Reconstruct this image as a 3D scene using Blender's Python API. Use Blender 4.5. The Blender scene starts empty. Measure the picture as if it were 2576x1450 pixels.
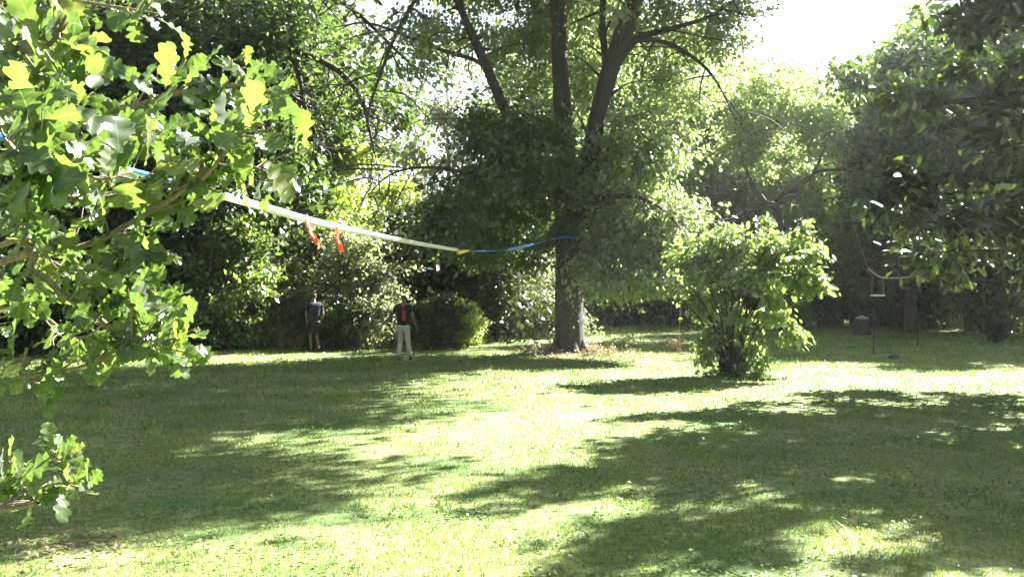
import bpy, math, random
import numpy as np
from mathutils import Vector, Matrix, Euler

# ------------------------------------------------------------------ camera
scene = bpy.context.scene
col = scene.collection
F = 983.0            # focal length in pixels of a 1024 wide frame
EYE = 2.15
K = 1024 / 2575.0
cam_d = bpy.data.cameras.new("camera")
cam = bpy.data.objects.new("camera", cam_d); col.objects.link(cam)
cam_d.sensor_width = 36.0
cam_d.lens = 36.0 * F / 1024.0
cam_d.clip_end = 2000
cam_d.clip_start = 0.05
cam_d.dof.use_dof = False
cam.location = (0, 0, EYE)
cam.rotation_euler = (math.radians(90 - 0.47), 0, 0)
scene.camera = cam

# ------------------------------------------------------------------ light
SUN_AZ = math.radians(50)      # to the right of the viewing direction
SUN_EL = math.radians(38)
world = bpy.data.worlds.new("World"); scene.world = world
world.use_nodes = True
wn = world.node_tree
bg = wn.nodes["Background"]
sky = wn.nodes.new("ShaderNodeTexSky")
sky.sky_type = 'NISHITA'; sky.sun_disc = False
sky.sun_elevation = SUN_EL; sky.sun_rotation = SUN_AZ
sky.air_density = 0.8; sky.dust_density = 1.2; sky.ozone_density = 1.0
hsv = wn.nodes.new("ShaderNodeHueSaturation")        # camera balanced for warm shade: a less blue sky
hsv.inputs["Saturation"].default_value = 0.45; hsv.inputs["Value"].default_value = 0.72
wn.links.new(sky.outputs[0], hsv.inputs["Color"]); wn.links.new(hsv.outputs[0], bg.inputs[0])
bg.inputs[1].default_value = 0.05
sd = Vector((math.sin(SUN_AZ) * math.cos(SUN_EL), math.cos(SUN_AZ) * math.cos(SUN_EL), math.sin(SUN_EL)))
sl = bpy.data.lights.new("sun", 'SUN'); sun = bpy.data.objects.new("sun", sl); col.objects.link(sun)
sl.energy = 5.0; sl.angle = math.radians(0.55); sl.color = (1.0, 0.965, 0.90)
sun.rotation_euler = sd.to_track_quat('Z', 'Y').to_euler()
sun.location = sd * 60
scene.view_settings.view_transform = 'Standard'
scene.view_settings.look = 'None'
scene.view_settings.gamma = 1
scene.view_settings.use_curve_mapping = False
scene.view_settings.exposure = 3.4
cy = scene.cycles
cy.max_bounces = 7; cy.diffuse_bounces = 3; cy.glossy_bounces = 2
cy.transmission_bounces = 4; cy.transparent_max_bounces = 6; cy.volume_bounces = 0
cy.caustics_reflective = False; cy.caustics_refractive = False
cy.sample_clamp_indirect = 6
cy.use_denoising = True


# ------------------------------------------------------------------ helpers
def Q(dx, dy, D):
    """point seen at (dx, dy) of the 2575 wide view, D metres ahead"""
    return np.array([(dx * K - 512) / F * D, D, EYE - (dy * K - 280) / F * D])

def S(d, D):
    return d * K / F * D

def mesh_from(name, V, Fc, k=None):
    """V (n,3), Fc (m,k) arrays -> mesh"""
    me = bpy.data.meshes.new(name)
    V = np.ascontiguousarray(V, dtype=np.float32)
    Fc = np.ascontiguousarray(Fc, dtype=np.int32)
    m, k = Fc.shape
    me.vertices.add(len(V)); me.vertices.foreach_set("co", V.ravel())
    me.loops.add(m * k); me.loops.foreach_set("vertex_index", Fc.ravel())
    me.polygons.add(m)
    me.polygons.foreach_set("loop_start", np.arange(0, m * k, k, dtype=np.int32))
    me.update(calc_edges=True)
    return me

def link(name, me, mat=None, parent=None, smooth=False):
    o = bpy.data.objects.new(name, me); col.objects.link(o)
    if mat is not None and me is not None and len(me.materials) == 0:
        me.materials.append(mat)
    if parent is not None:
        o.parent = parent
    if smooth and me is not None:
        me.polygons.foreach_set("use_smooth", np.ones(len(me.polygons), dtype=bool))
    return o

def tag(o, label=None, cat=None, group=None, kind=None):
    if label: o['label'] = label
    if cat: o['category'] = cat
    if group: o['group'] = group
    if kind: o['kind'] = kind
    return o

def empty(name, loc, label=None, cat=None, group=None, rz=0, scale=None):
    o = bpy.data.objects.new(name, None); col.objects.link(o)
    o.location = tuple(float(v) for v in loc); o.rotation_euler = (0, 0, rz)
    o.empty_display_size = 0.2
    if scale: o.scale = scale
    return tag(o, label, cat, group)

def smooth_path(P, R, n=5):
    P = np.array(P, float); R = np.array(R, float)
    if len(P) < 3: n = 3
    Q_ = np.vstack([2 * P[0] - P[1], P, 2 * P[-1] - P[-2]])
    out, rr = [], []
    for i in range(len(P) - 1):
        p0, p1, p2, p3 = Q_[i:i + 4]
        for t in np.linspace(0, 1, n, endpoint=False):
            out.append(0.5 * ((2 * p1) + (-p0 + p2) * t + (2 * p0 - 5 * p1 + 4 * p2 - p3) * t * t + (-p0 + 3 * p1 - 3 * p2 + p3) * t ** 3))
            rr.append(R[i] * (1 - t) + R[i + 1] * t)
    out.append(P[-1]); rr.append(R[-1])
    return np.array(out), np.array(rr)

class Tubes:
    """collects tapered tubes into one mesh"""
    def __init__(s): s.V = []; s.F = []; s.n = 0
    def add(s, P, R, sides=8, n=5, rough=0.0, rng=None, smooth=True):
        P, R = smooth_path(P, R, n) if smooth else (np.array(P, float), np.array(R, float))
        m = len(P)
        T = np.gradient(P, axis=0); T /= (np.linalg.norm(T, axis=1)[:, None] + 1e-9)
        ref = np.array([0.0, 0.0, 1.0]) if abs(T[0][2]) < 0.9 else np.array([1.0, 0.0, 0.0])
        U = np.cross(T[0], ref); U /= np.linalg.norm(U)
        a = np.linspace(0, 2 * math.pi, sides, endpoint=False)
        for i in range(m):
            U = U - T[i] * np.dot(U, T[i]); U /= (np.linalg.norm(U) + 1e-9)
            W = np.cross(T[i], U)
            r = np.full(sides, R[i])
            if rough and rng is not None: r = r * (1 + rough * (rng.random(sides) - 0.5))
            s.V.append(P[i] + (np.cos(a) * r)[:, None] * U + (np.sin(a) * r)[:, None] * W)
        for i in range(m - 1):
            b = s.n + i * sides
            j = np.arange(sides); k = (j + 1) % sides
            s.F.append(np.stack([b + j, b + k, b + sides + k, b + sides + j], 1))
        s.n += m * sides
        # tip
        s.V.append(P[-1][None, :] + T[-1] * R[-1] * 0.5)
        b = s.n - sides; j = np.arange(sides); k = (j + 1) % sides
        s.F.append(np.stack([b + j, b + k, np.full(sides, s.n), np.full(sides, s.n)], 1)[:, :4])
        s.n += 1
    def mesh(s, name):
        V = np.vstack(s.V); Fc = np.vstack(s.F)
        tri = Fc[:, 2] == Fc[:, 3]
        me = bpy.data.meshes.new(name)
        q = Fc[~tri]; t = Fc[tri][:, :3]
        loops = np.concatenate([q.ravel(), t.ravel()]).astype(np.int32)
        st = np.concatenate([np.arange(len(q)) * 4, len(q) * 4 + np.arange(len(t)) * 3]).astype(np.int32)
        me.vertices.add(len(V)); me.vertices.foreach_set("co", V.astype(np.float32).ravel())
        me.loops.add(len(loops)); me.loops.foreach_set("vertex_index", loops)
        me.polygons.add(len(st)); me.polygons.foreach_set("loop_start", st)
        me.update(calc_edges=True)
        me.polygons.foreach_set("use_smooth", np.ones(len(st), dtype=bool))
        return me

def rot_frames(Y, N):
    """orthonormal frames with leaf axis Y and approximate normal N : (n,3,3) columns X,Y,Z"""
    Y = Y / (np.linalg.norm(Y, axis=1)[:, None] + 1e-9)
    X = np.cross(Y, N); X /= (np.linalg.norm(X, axis=1)[:, None] + 1e-9)
    Z = np.cross(X, Y)
    return np.stack([X, Y, Z], 2)

LEAF_RHOMB = (np.array([[0, 0, 0], [0.32, 0.45, 0.07], [0, 1, 0], [-0.32, 0.45, 0.07]]), np.array([[0, 1, 2, 3]]))
LEAF_BROAD = (np.array([[0, 0, 0], [0.27, 0.25, 0.05], [0.30, 0.62, 0.05], [0, 1, -0.06], [-0.30, 0.62, 0.05], [-0.27, 0.25, 0.05], [0, 0.3, 0], [0, 0.65, 0]]),
              np.array([[0, 1, 6, 6], [6, 1, 2, 7], [7, 2, 3, 3], [0, 6, 5, 5], [6, 7, 4, 5], [7, 3, 4, 4]]))
LEAF_LONG = (np.array([[0, 0, 0], [0.16, 0.4, 0.05], [0, 1, -0.05], [-0.16, 0.4, 0.05]]), np.array([[0, 1, 2, 3]]))
LEAF_MAG = (np.array([[0, 0, 0], [0.20, 0.35, 0.06], [0.17, 0.75, 0.04], [0, 1, -0.06], [-0.17, 0.75, 0.04], [-0.20, 0.35, 0.06]]),
            np.array([[0, 1, 2, 3], [0, 3, 4, 5]]))

def leaves(pos, Y, N, size, tmpl):
    tv, tf = tmpl
    if tf.shape[1] == 4 and (tf[:, 2] == tf[:, 3]).any():     # triangulate mixed templates
        q = []
        for f in tf:
            q.append([f[0], f[1], f[2]])
            if f[2] != f[3]: q.append([f[0], f[2], f[3]])
        tf = np.array(q)
    R = rot_frames(Y, N)
    n = len(pos)
    V = np.einsum('nij,kj->nki', R, tv) * size[:, None, None] + pos[:, None, :]
    Fc = (tf[None] + (np.arange(n) * len(tv))[:, None, None])
    return V.reshape(-1, 3), Fc.reshape(-1, tf.shape[1])

def rnd_dirs(rng, n):
    v = rng.normal(size=(n, 3)); return v / np.linalg.norm(v, axis=1)[:, None]

def foliage(rng, lobes, n_cl, per, size, tmpl=LEAF_RHOMB, crad=0.45, droop=0.25, shell=0.75, flat=0.6, upbias=0.7, bough=8):
    """leaf clusters through a union of ellipsoid lobes -> V, F, cluster centres"""
    L = np.array(lobes, float)
    w = L[:, 3] * L[:, 4] * L[:, 5]
    w = w ** 0.75
    if L.shape[1] > 6: w = w * L[:, 6]
    w = w / w.sum()
    idx = rng.choice(len(L), n_cl, p=w)
    d = rnd_dirs(rng, n_cl)
    u = rng.random(n_cl)
    r = np.where(rng.random(n_cl) < shell, 0.62 + 0.42 * u, u ** (1 / 3.))
    C = L[idx, :3] + d * r[:, None] * L[idx, 3:6]
    # clusters hang together on boughs, which leaves gaps between the boughs
    nb = max(3, n_cl // bough)
    b = rng.integers(0, nb, n_cl)
    ext = L[idx[b], 3:6]
    along = rng.uniform(-1, 0.35, n_cl)
    C = C[b] + d[b] * (along[:, None]) * ext * 0.42 + rng.normal(size=(n_cl, 3)) * ext.mean(1)[:, None] * np.array([.13, .13, .07])
    C[:, 2] -= 0.25 * ext[:, 2] * np.clip(along, 0, 1) ** 2
    d = d[b]
    out = d * 1.0
    cr = crad * (0.5 + rng.random(n_cl))
    m = (per * (0.4 + 1.2 * rng.random(n_cl))).astype(int) + 1
    k = np.repeat(np.arange(n_cl), m)
    n = len(k)
    off = rng.normal(size=(n, 3)) * np.array([0.6, 0.6, 0.6 * flat])
    pos = C[k] + off * cr[k][:, None]
    pos[:, 2] -= droop * cr[k] * np.abs(off[:, 0])
    Y = rnd_dirs(rng, n) * 0.7 + out[k] * 0.6 + np.array([0, 0, -droop * 1.6])
    N = rnd_dirs(rng, n) * 0.75 + np.array([0, 0, upbias]) + out[k] * 0.25
    sz = size * np.clip(np.exp(rng.normal(size=n) * 0.36), .4, 1.55)
    V, Fc = leaves(pos, Y, N, sz, tmpl)
    return V, Fc, C

# ------------------------------------------------------------------ materials
def nt(name):
    m = bpy.data.materials.new(name); m.use_nodes = True
    return m, m.node_tree, m.node_tree.nodes["Principled BSDF"], m.node_tree.nodes["Material Output"]

def leaf_mat(name, c1, c2, c3=None, trans=0.45, rough=0.4, tcol=None, spec=0.5, under=None):
    m, t, p, out = nt(name)
    g = t.nodes.new("ShaderNodeNewGeometry")
    rp = t.nodes.new("ShaderNodeValToRGB")
    e = rp.color_ramp.elements
    e[0].position = 0; e[0].color = (*c1, 1)
    e[1].position = 0.9; e[1].color = (*c2, 1)
    if c3:
        x = e.new(0.985); x.color = (*c3, 1)
    t.links.new(g.outputs["Random Per Island"], rp.inputs[0])
    colr = rp.outputs[0]
    if under:
        mx = t.nodes.new("ShaderNodeMix"); mx.data_type = 'RGBA'
        t.links.new(g.outputs["Backfacing"], mx.inputs[0])
        t.links.new(colr, mx.inputs[6]); mx.inputs[7].default_value = (*under, 1)
        t.links.new(mx.outputs[2], p.inputs["Base Color"])
    else:
        t.links.new(colr, p.inputs["Base Color"])
    p.inputs["Roughness"].default_value = rough
    p.inputs["Specular IOR Level"].default_value = spec
    tr = t.nodes.new("ShaderNodeBsdfTranslucent")
    hs = t.nodes.new("ShaderNodeMix"); hs.data_type = 'RGBA'; hs.blend_type = 'MULTIPLY'
    hs.inputs[0].default_value = 1.0
    t.links.new(colr, hs.inputs[6]); hs.inputs[7].default_value = (*(tcol or (2.6, 2.3, 0.9)), 1)
    t.links.new(hs.outputs[2], tr.inputs[0])
    ms = t.nodes.new("ShaderNodeMixShader"); ms.inputs[0].default_value = trans
    t.links.new(p.outputs[0], ms.inputs[1]); t.links.new(tr.outputs[0], ms.inputs[2])
    t.links.new(ms.outputs[0], out.inputs[0])
    return m

def bark_mat(name, c1, c2, scale=6, zs=0.25, bump=0.6):
    m, t, p, out = nt(name)
    tc = t.nodes.new("ShaderNodeTexCoord"); mp = t.nodes.new("ShaderNodeMapping")
    mp.inputs["Scale"].default_value = (scale, scale, scale * zs)
    n = t.nodes.new("ShaderNodeTexNoise"); n.inputs["Scale"].default_value = 3; n.inputs["Detail"].default_value = 8
    n.inputs["Roughness"].default_value = 0.7
    t.links.new(tc.outputs["Object"], mp.inputs[0]); t.links.new(mp.outputs[0], n.inputs[0])
    rp = t.nodes.new("ShaderNodeValToRGB"); e = rp.color_ramp.elements
    e[0].position = 0.35; e[0].color = (*c1, 1); e[1].position = 0.65; e[1].color = (*c2, 1)
    t.links.new(n.outputs[0], rp.inputs[0]); t.links.new(rp.outputs[0], p.inputs["Base Color"])
    b = t.nodes.new("ShaderNodeBump"); b.inputs["Strength"].default_value = bump; b.inputs["Distance"].default_value = 0.05
    t.links.new(n.outputs[0], b.inputs["Height"]); t.links.new(b.outputs[0], p.inputs["Normal"])
    p.inputs["Roughness"].default_value = 0.9
    return m

def plain(name, c, rough=0.7, metal=0.0, var=0.25, scale=20, trans=0):
    m, t, p, out = nt(name)
    tc = t.nodes.new("ShaderNodeTexCoord")
    n = t.nodes.new("ShaderNodeTexNoise"); n.inputs["Scale"].default_value = scale; n.inputs["Detail"].default_value = 5
    t.links.new(tc.outputs["Object"], n.inputs[0])
    rp = t.nodes.new("ShaderNodeValToRGB"); e = rp.color_ramp.elements
    e[0].position = 0.3; e[0].color = (*[v * (1 - var) for v in c], 1)
    e[1].position = 0.7; e[1].color = (*[min(1, v * (1 + var)) for v in c], 1)
    t.links.new(n.outputs[0], rp.inputs[0]); t.links.new(rp.outputs[0], p.inputs["Base Color"])
    p.inputs["Roughness"].default_value = rough; p.inputs["Metallic"].default_value = metal
    if trans:
        tr = t.nodes.new("ShaderNodeBsdfTranslucent"); t.links.new(rp.outputs[0], tr.inputs[0])
        ms = t.nodes.new("ShaderNodeMixShader"); ms.inputs[0].default_value = trans
        t.links.new(p.outputs[0], ms.inputs[1]); t.links.new(tr.outputs[0], ms.inputs[2]); t.links.new(ms.outputs[0], out.inputs[0])
    return m

M = {}
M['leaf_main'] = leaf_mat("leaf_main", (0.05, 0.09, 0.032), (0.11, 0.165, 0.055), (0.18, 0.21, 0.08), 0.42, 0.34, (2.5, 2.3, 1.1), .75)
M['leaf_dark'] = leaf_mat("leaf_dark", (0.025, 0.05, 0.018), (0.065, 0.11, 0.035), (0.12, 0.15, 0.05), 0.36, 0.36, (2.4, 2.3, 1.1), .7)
M['leaf_yellow'] = leaf_mat("leaf_yellow", (0.11, 0.16, 0.035), (0.20, 0.26, 0.065), (0.28, 0.29, 0.08), 0.5, 0.42, (2.4, 2.3, 1.1), .6)
M['leaf_pale'] = leaf_mat("leaf_pale", (0.12, 0.17, 0.07), (0.22, 0.27, 0.11), (0.30, 0.32, 0.17), 0.5, 0.36, (2.05, 2.15, 1.5), .8)
M['leaf_silver_sunlit'] = leaf_mat("leaf_silver_sunlit", (0.08, 0.12, 0.055), (0.19, 0.24, 0.11), (0.28, 0.30, 0.16), 0.45, 0.3, (2.2, 2.2, 1.4), .9, (0.24, 0.27, 0.19))  # silvery undersides; upper sides paled, sunlight put into the colour
M['leaf_grey'] = leaf_mat("leaf_grey", (0.09, 0.12, 0.06), (0.20, 0.23, 0.13), (0.28, 0.27, 0.19), 0.4, 0.4, (2.0, 1.9, 1.3), .7)
M['leaf_shrub'] = leaf_mat("leaf_shrub", (0.07, 0.12, 0.04), (0.16, 0.22, 0.085), (0.25, 0.28, 0.12), 0.42, 0.38, (2.3, 2.2, 1.25), 1.0, (0.16, 0.2, 0.12))
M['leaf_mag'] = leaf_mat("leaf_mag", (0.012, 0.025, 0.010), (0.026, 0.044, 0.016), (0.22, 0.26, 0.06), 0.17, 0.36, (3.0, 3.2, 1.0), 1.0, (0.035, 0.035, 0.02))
M['leaf_shaded'] = leaf_mat("leaf_shaded", (0.016, 0.028, 0.012), (0.035, 0.055, 0.02), (0.06, 0.08, 0.03), 0.25, .5)  # darker copy of the shrub leaves, deep shade put into the colour
M['bark'] = bark_mat("bark", (0.016, 0.013, 0.011), (0.075, 0.062, 0.05), 7, .2, 1.0)
M['bark_dark'] = bark_mat("bark_dark", (0.02, 0.017, 0.014), (0.07, 0.055, 0.042))
M['bark_pale'] = bark_mat("bark_pale", (0.12, 0.10, 0.08), (0.3, 0.26, 0.21))

# ------------------------------------------------------------------ lawn
def vnoise(x, y, seed=0):
    """cheap smooth noise"""
    r = np.random.default_rng(seed); v = 0
    for i in range(7):
        a = r.random() * 6.28; f = 0.25 * 1.6 ** i; p = r.random() * 6.28
        v = v + np.sin((x * math.cos(a) + y * math.sin(a)) * f + p) / (1.35 ** i)
    return v / 3.0

def ground_z(x, y):
    return 0.05 * vnoise(x * 0.5, y * 0.5, 3) + 0.012 * vnoise(x * 3, y * 3, 4)

def build_lawn():
    s = np.linspace(-1, 1, 361)
    gx = 30 * s + 220 * s ** 7
    gy = 20 + 30 * s + 220 * s ** 7
    X, Y = np.meshgrid(gx, gy)
    Z = ground_z(X, Y) * np.clip((200 - np.hypot(X, Y)) / 100, 0, 1)
    n = len(s)
    V = np.stack([X.ravel(), Y.ravel(), Z.ravel()], 1)
    i = np.arange(n * n).reshape(n, n)
    Fc = np.stack([i[:-1, :-1].ravel(), i[:-1, 1:].ravel(), i[1:, 1:].ravel(), i[1:, :-1].ravel()], 1)
    me = mesh_from("lawn", V, Fc)
    m, t, p, out = nt("lawn_turf")
    tc = t.nodes.new("ShaderNodeTexCoord")
    def noise(sc, det=6, ro=0.6):
        nn = t.nodes.new("ShaderNodeTexNoise"); nn.inputs["Scale"].default_value = sc
        nn.inputs["Detail"].default_value = det; nn.inputs["Roughness"].default_value = ro
        t.links.new(tc.outputs["Object"], nn.inputs[0]); return nn
    n1, n2, n3 = noise(0.5, 6, 0.65), noise(14, 6, 0.7), noise(1.7, 5, 0.7)
    r1 = t.nodes.new("ShaderNodeValToRGB"); e = r1.color_ramp.elements
    e[0].position = 0.38; e[0].color = (0.08, 0.145, 0.032, 1); e[1].position = 0.62; e[1].color = (0.21, 0.24, 0.082, 1)
    t.links.new(n1.outputs[0], r1.inputs[0])
    r2 = t.nodes.new("ShaderNodeValToRGB"); e = r2.color_ramp.elements
    e[0].position = 0.36; e[0].color = (0.40, 0.45, 0.34, 1); e[1].position = 0.62; e[1].color = (1.15, 1.12, 1.0, 1)
    t.links.new(n2.outputs[0], r2.inputs[0])
    mx = t.nodes.new("ShaderNodeMix"); mx.data_type = 'RGBA'; mx.blend_type = 'MULTIPLY'; mx.inputs[0].default_value = 1
    t.links.new(r1.outputs[0], mx.inputs[6]); t.links.new(r2.outputs[0], mx.inputs[7])
    r3 = t.nodes.new("ShaderNodeValToRGB"); e = r3.color_ramp.elements      # worn, thatchy patches
    e[0].position = 0.60; e[0].color = (0, 0, 0, 1); e[1].position = 0.78; e[1].color = (0.7, 0.7, 0.7, 1)
    t.links.new(n3.outputs[0], r3.inputs[0])
    m2 = t.nodes.new("ShaderNodeMix"); m2.data_type = 'RGBA'
    t.links.new(r3.outputs[0], m2.inputs[0]); t.links.new(mx.outputs[2], m2.inputs[6]); m2.inputs[7].default_value = (0.19, 0.15, 0.085, 1)
    t.links.new(m2.outputs[2], p.inputs["Base Color"])
    p.inputs["Roughness"].default_value = 0.9
    b = t.nodes.new("ShaderNodeBump"); b.inputs["Strength"].default_value = 0.8; b.inputs["Distance"].default_value = 0.04
    t.links.new(n2.outputs[0], b.inputs["Height"]); t.links.new(b.outputs[0], p.inputs["Normal"])
    o = link("lawn", me, m, smooth=True)
    tag(o, kind='structure')

build_lawn()

def build_grass():
    rng = np.random.default_rng(11)
    P = []
    for (d0, d1, dens, h, w) in ((5.5, 9, 1500, 0.035, 0.006), (9, 13, 800, 0.04, 0.009), (13, 19, 330, 0.045, 0.013), (19, 30, 130, 0.055, 0.02), (30, 48, 45, 0.07, 0.035)):
        hw = 0.56 * d1 + 1
        n = int((d1 - d0) * 2 * hw * dens)
        x = rng.uniform(-hw, hw, n); y = rng.uniform(d0, d1, n)
        keep = np.abs(x) < 0.56 * y + 1
        # grow in tufts
        keep &= (vnoise(x * 9, y * 9, 5) + rng.normal(size=n) * 0.5) > -0.25
        x = x[keep]; y = y[keep]; n = len(x)
        hh = h * (0.5 + 0.9 * rng.random(n)) * np.clip(1 + 0.55 * vnoise(x * 1.5, y * 1.5, 8), .35, 2)
        P.append((x, y, hh, np.full(n, w)))
    x, y, h, w = [np.concatenate([p[i] for p in P]) for i in range(4)]
    n = len(x); z = ground_z(x, y) - 0.004
    a = rng.random(n) * 2 * math.pi
    lean = rng.random(n) * 0.9
    la = rng.random(n) * 2 * math.pi
    B = np.stack([x, y, z], 1)
    side = np.stack([np.cos(a), np.sin(a), np.zeros(n)], 1) * w[:, None]
    ld = np.stack([np.cos(la) * lean, np.sin(la) * lean, np.zeros(n)], 1)
    up = np.array([0, 0, 1.0])
    mid = B + (ld * 0.35 + up * 0.6) * h[:, None]
    tip = B + (ld * 1.1 + up * 0.95) * h[:, None]
    V = np.stack([B - side * 0.6, B + side * 0.6, mid + side * 0.5, tip, mid - side * 0.5], 1).reshape(-1, 3)
    i = np.arange(n) * 5
    Fc = np.concatenate([np.stack([i, i + 1, i + 2, i + 4], 1), np.stack([i + 4, i + 2, i + 3, i + 3], 1)])
    tri = np.concatenate([np.stack([i, i + 1, i + 2], 1), np.stack([i, i + 2, i + 4], 1), np.stack([i + 4, i + 2, i + 3], 1)])
    me = mesh_from("grass", V, tri)
    gm = leaf_mat("grass_blade", (0.075, 0.14, 0.028), (0.185, 0.25, 0.066), (0.28, 0.26, 0.12), 0.4, 0.42, (1.6, 1.6, .9))
    t = gm.node_tree; pb = t.nodes["Principled BSDF"]      # greener and drier patches of turf
    src = pb.inputs["Base Color"].links[0].from_socket
    tc = t.nodes.new("ShaderNodeTexCoord"); nn = t.nodes.new("ShaderNodeTexNoise"); nn.inputs["Scale"].default_value = .9; nn.inputs["Detail"].default_value = 5
    t.links.new(tc.outputs["Object"], nn.inputs[0])
    rr = t.nodes.new("ShaderNodeValToRGB"); e = rr.color_ramp.elements
    e[0].position = .38; e[0].color = (.62, .85, .6, 1); e[1].position = .62; e[1].color = (1.28, 1.14, 1.25, 1)
    t.links.new(nn.outputs[0], rr.inputs[0])
    mx = t.nodes.new("ShaderNodeMix"); mx.data_type = 'RGBA'; mx.blend_type = 'MULTIPLY'; mx.inputs[0].default_value = 1
    dest = [l.to_socket for l in src.links]
    t.links.new(src, mx.inputs[6]); t.links.new(rr.outputs[0], mx.inputs[7])
    for d_ in dest: t.links.new(mx.outputs[2], d_)
    o = link("grass", me, gm)
    tag(o, "short mown lawn grass growing over the whole yard", "grass", kind='stuff')
build_grass()

# ------------------------------------------------------------------ tree builder
def auto_tree_meshes(seed, H, r, n_cl, per, size, mat, bark, base=0.25, tmpl=LEAF_RHOMB, trunk_r=0.16, lobes_n=11, crad=0.5, sparse_low=False, stems=1, shell=0.75, skirt=False):
    """a generic tree with its own trunk mesh (trunk + limbs) and crown mesh"""
    rng = np.random.default_rng(seed)
    tb = Tubes()
    lobes = []
    for i in range(lobes_n):
        t = (i + 0.5) / lobes_n
        z = H * (base + (0.92 - base) * t)
        prof = math.sin(math.pi * min(1, max(0.08, (t * 0.85 + 0.12)))) ** 0.7
        if skirt: prof = (1.02 - t) ** 0.55
        a = i * 2.4 + rng.random() * 0.8
        d = r * prof * (0.35 + 0.4 * rng.random())
        lr = r * (0.30 + 0.22 * rng.random()) * (0.6 + 0.5 * prof)
        lobes.append((d * math.cos(a), d * math.sin(a), z, lr, lr, lr * (0.6 + 0.3 * rng.random())))
    lobes.append((0, 0, H * (base + 0.35 * (1 - base)), r * 0.45, r * 0.45, H * (1 - base) * 0.33, 0.7))
    lobes = [l if len(l) == 7 else (*l, 1.0) for l in lobes]
    for sN in range(stems):
        ox, oy = (rng.normal(size=2) * 0.25 * (stems > 1))
        tx, ty = rng.normal(size=2) * r * (0.08 if stems == 1 else 0.3)
        P = [(ox, oy, -0.15), (ox * 1.2 + rng.normal() * .08, oy * 1.2 + rng.normal() * .08, H * 0.2),
             (ox + tx * .5 + rng.normal() * .12, oy + ty * .5 + rng.normal() * .12, H * 0.5), (ox + tx, oy + ty, H * 0.88)]
        k = 1 if stems == 1 else 0.6
        tb.add(P, [trunk_r * 1.35 * k, trunk_r * k, trunk_r * 0.6 * k, trunk_r * 0.12], 9, 5, 0.12, rng)
        Pt = np.array(P)
        for l in lobes[:-1]:
            if stems > 1 and rng.random() < 0.55: continue
            c = np.array(l[:3]); zf = max(0.15 * H, c[2] - (0.25 + 0.35 * rng.random()) * r)
            s0 = np.array([np.interp(zf, Pt[:, 2], Pt[:, j]) for j in range(3)])
            rr = trunk_r * 0.42 * (1 - 0.6 * zf / H) * k
            mid = (s0 + c) / 2 + rng.normal(size=3) * 0.12 * r
            tb.add([s0, mid, c, c + (c - mid) * 0.6 + rng.normal(size=3) * .1], [rr, rr * .7, rr * .4, rr * 0.1], 6, 4)
            for q in range(4):
                e = c + rnd_dirs(rng, 1)[0] * np.array(l[3:6]) * 0.95
                tb.add([mid * .4 + c * .6, (c + e) / 2 + rng.normal(size=3) * .1, e], [rr * .4, rr * .25, rr * .08], 4, 3)
    V, Fc, C = foliage(rng, lobes, n_cl, per, size, tmpl, crad, shell=shell)
    V[:, 2] = np.maximum(V[:, 2], 0.02)
    return (tb.mesh("trunk"), mesh_from("crown", V, Fc), mat, bark)

def put_tree(name, pm, loc, label, cat, group, s=1.0, sz=None, rz=0.0, trunk='trunk', crown='crown'):
    root = empty(name, (loc[0], loc[1], ground_z(loc[0], loc[1]) if abs(loc[0]) < 60 else 0), label, cat, group, rz, (s, s, sz or s))
    link(trunk, pm[0], pm[3], root)
    link(crown, pm[1], pm[2], root)
    return root

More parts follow.
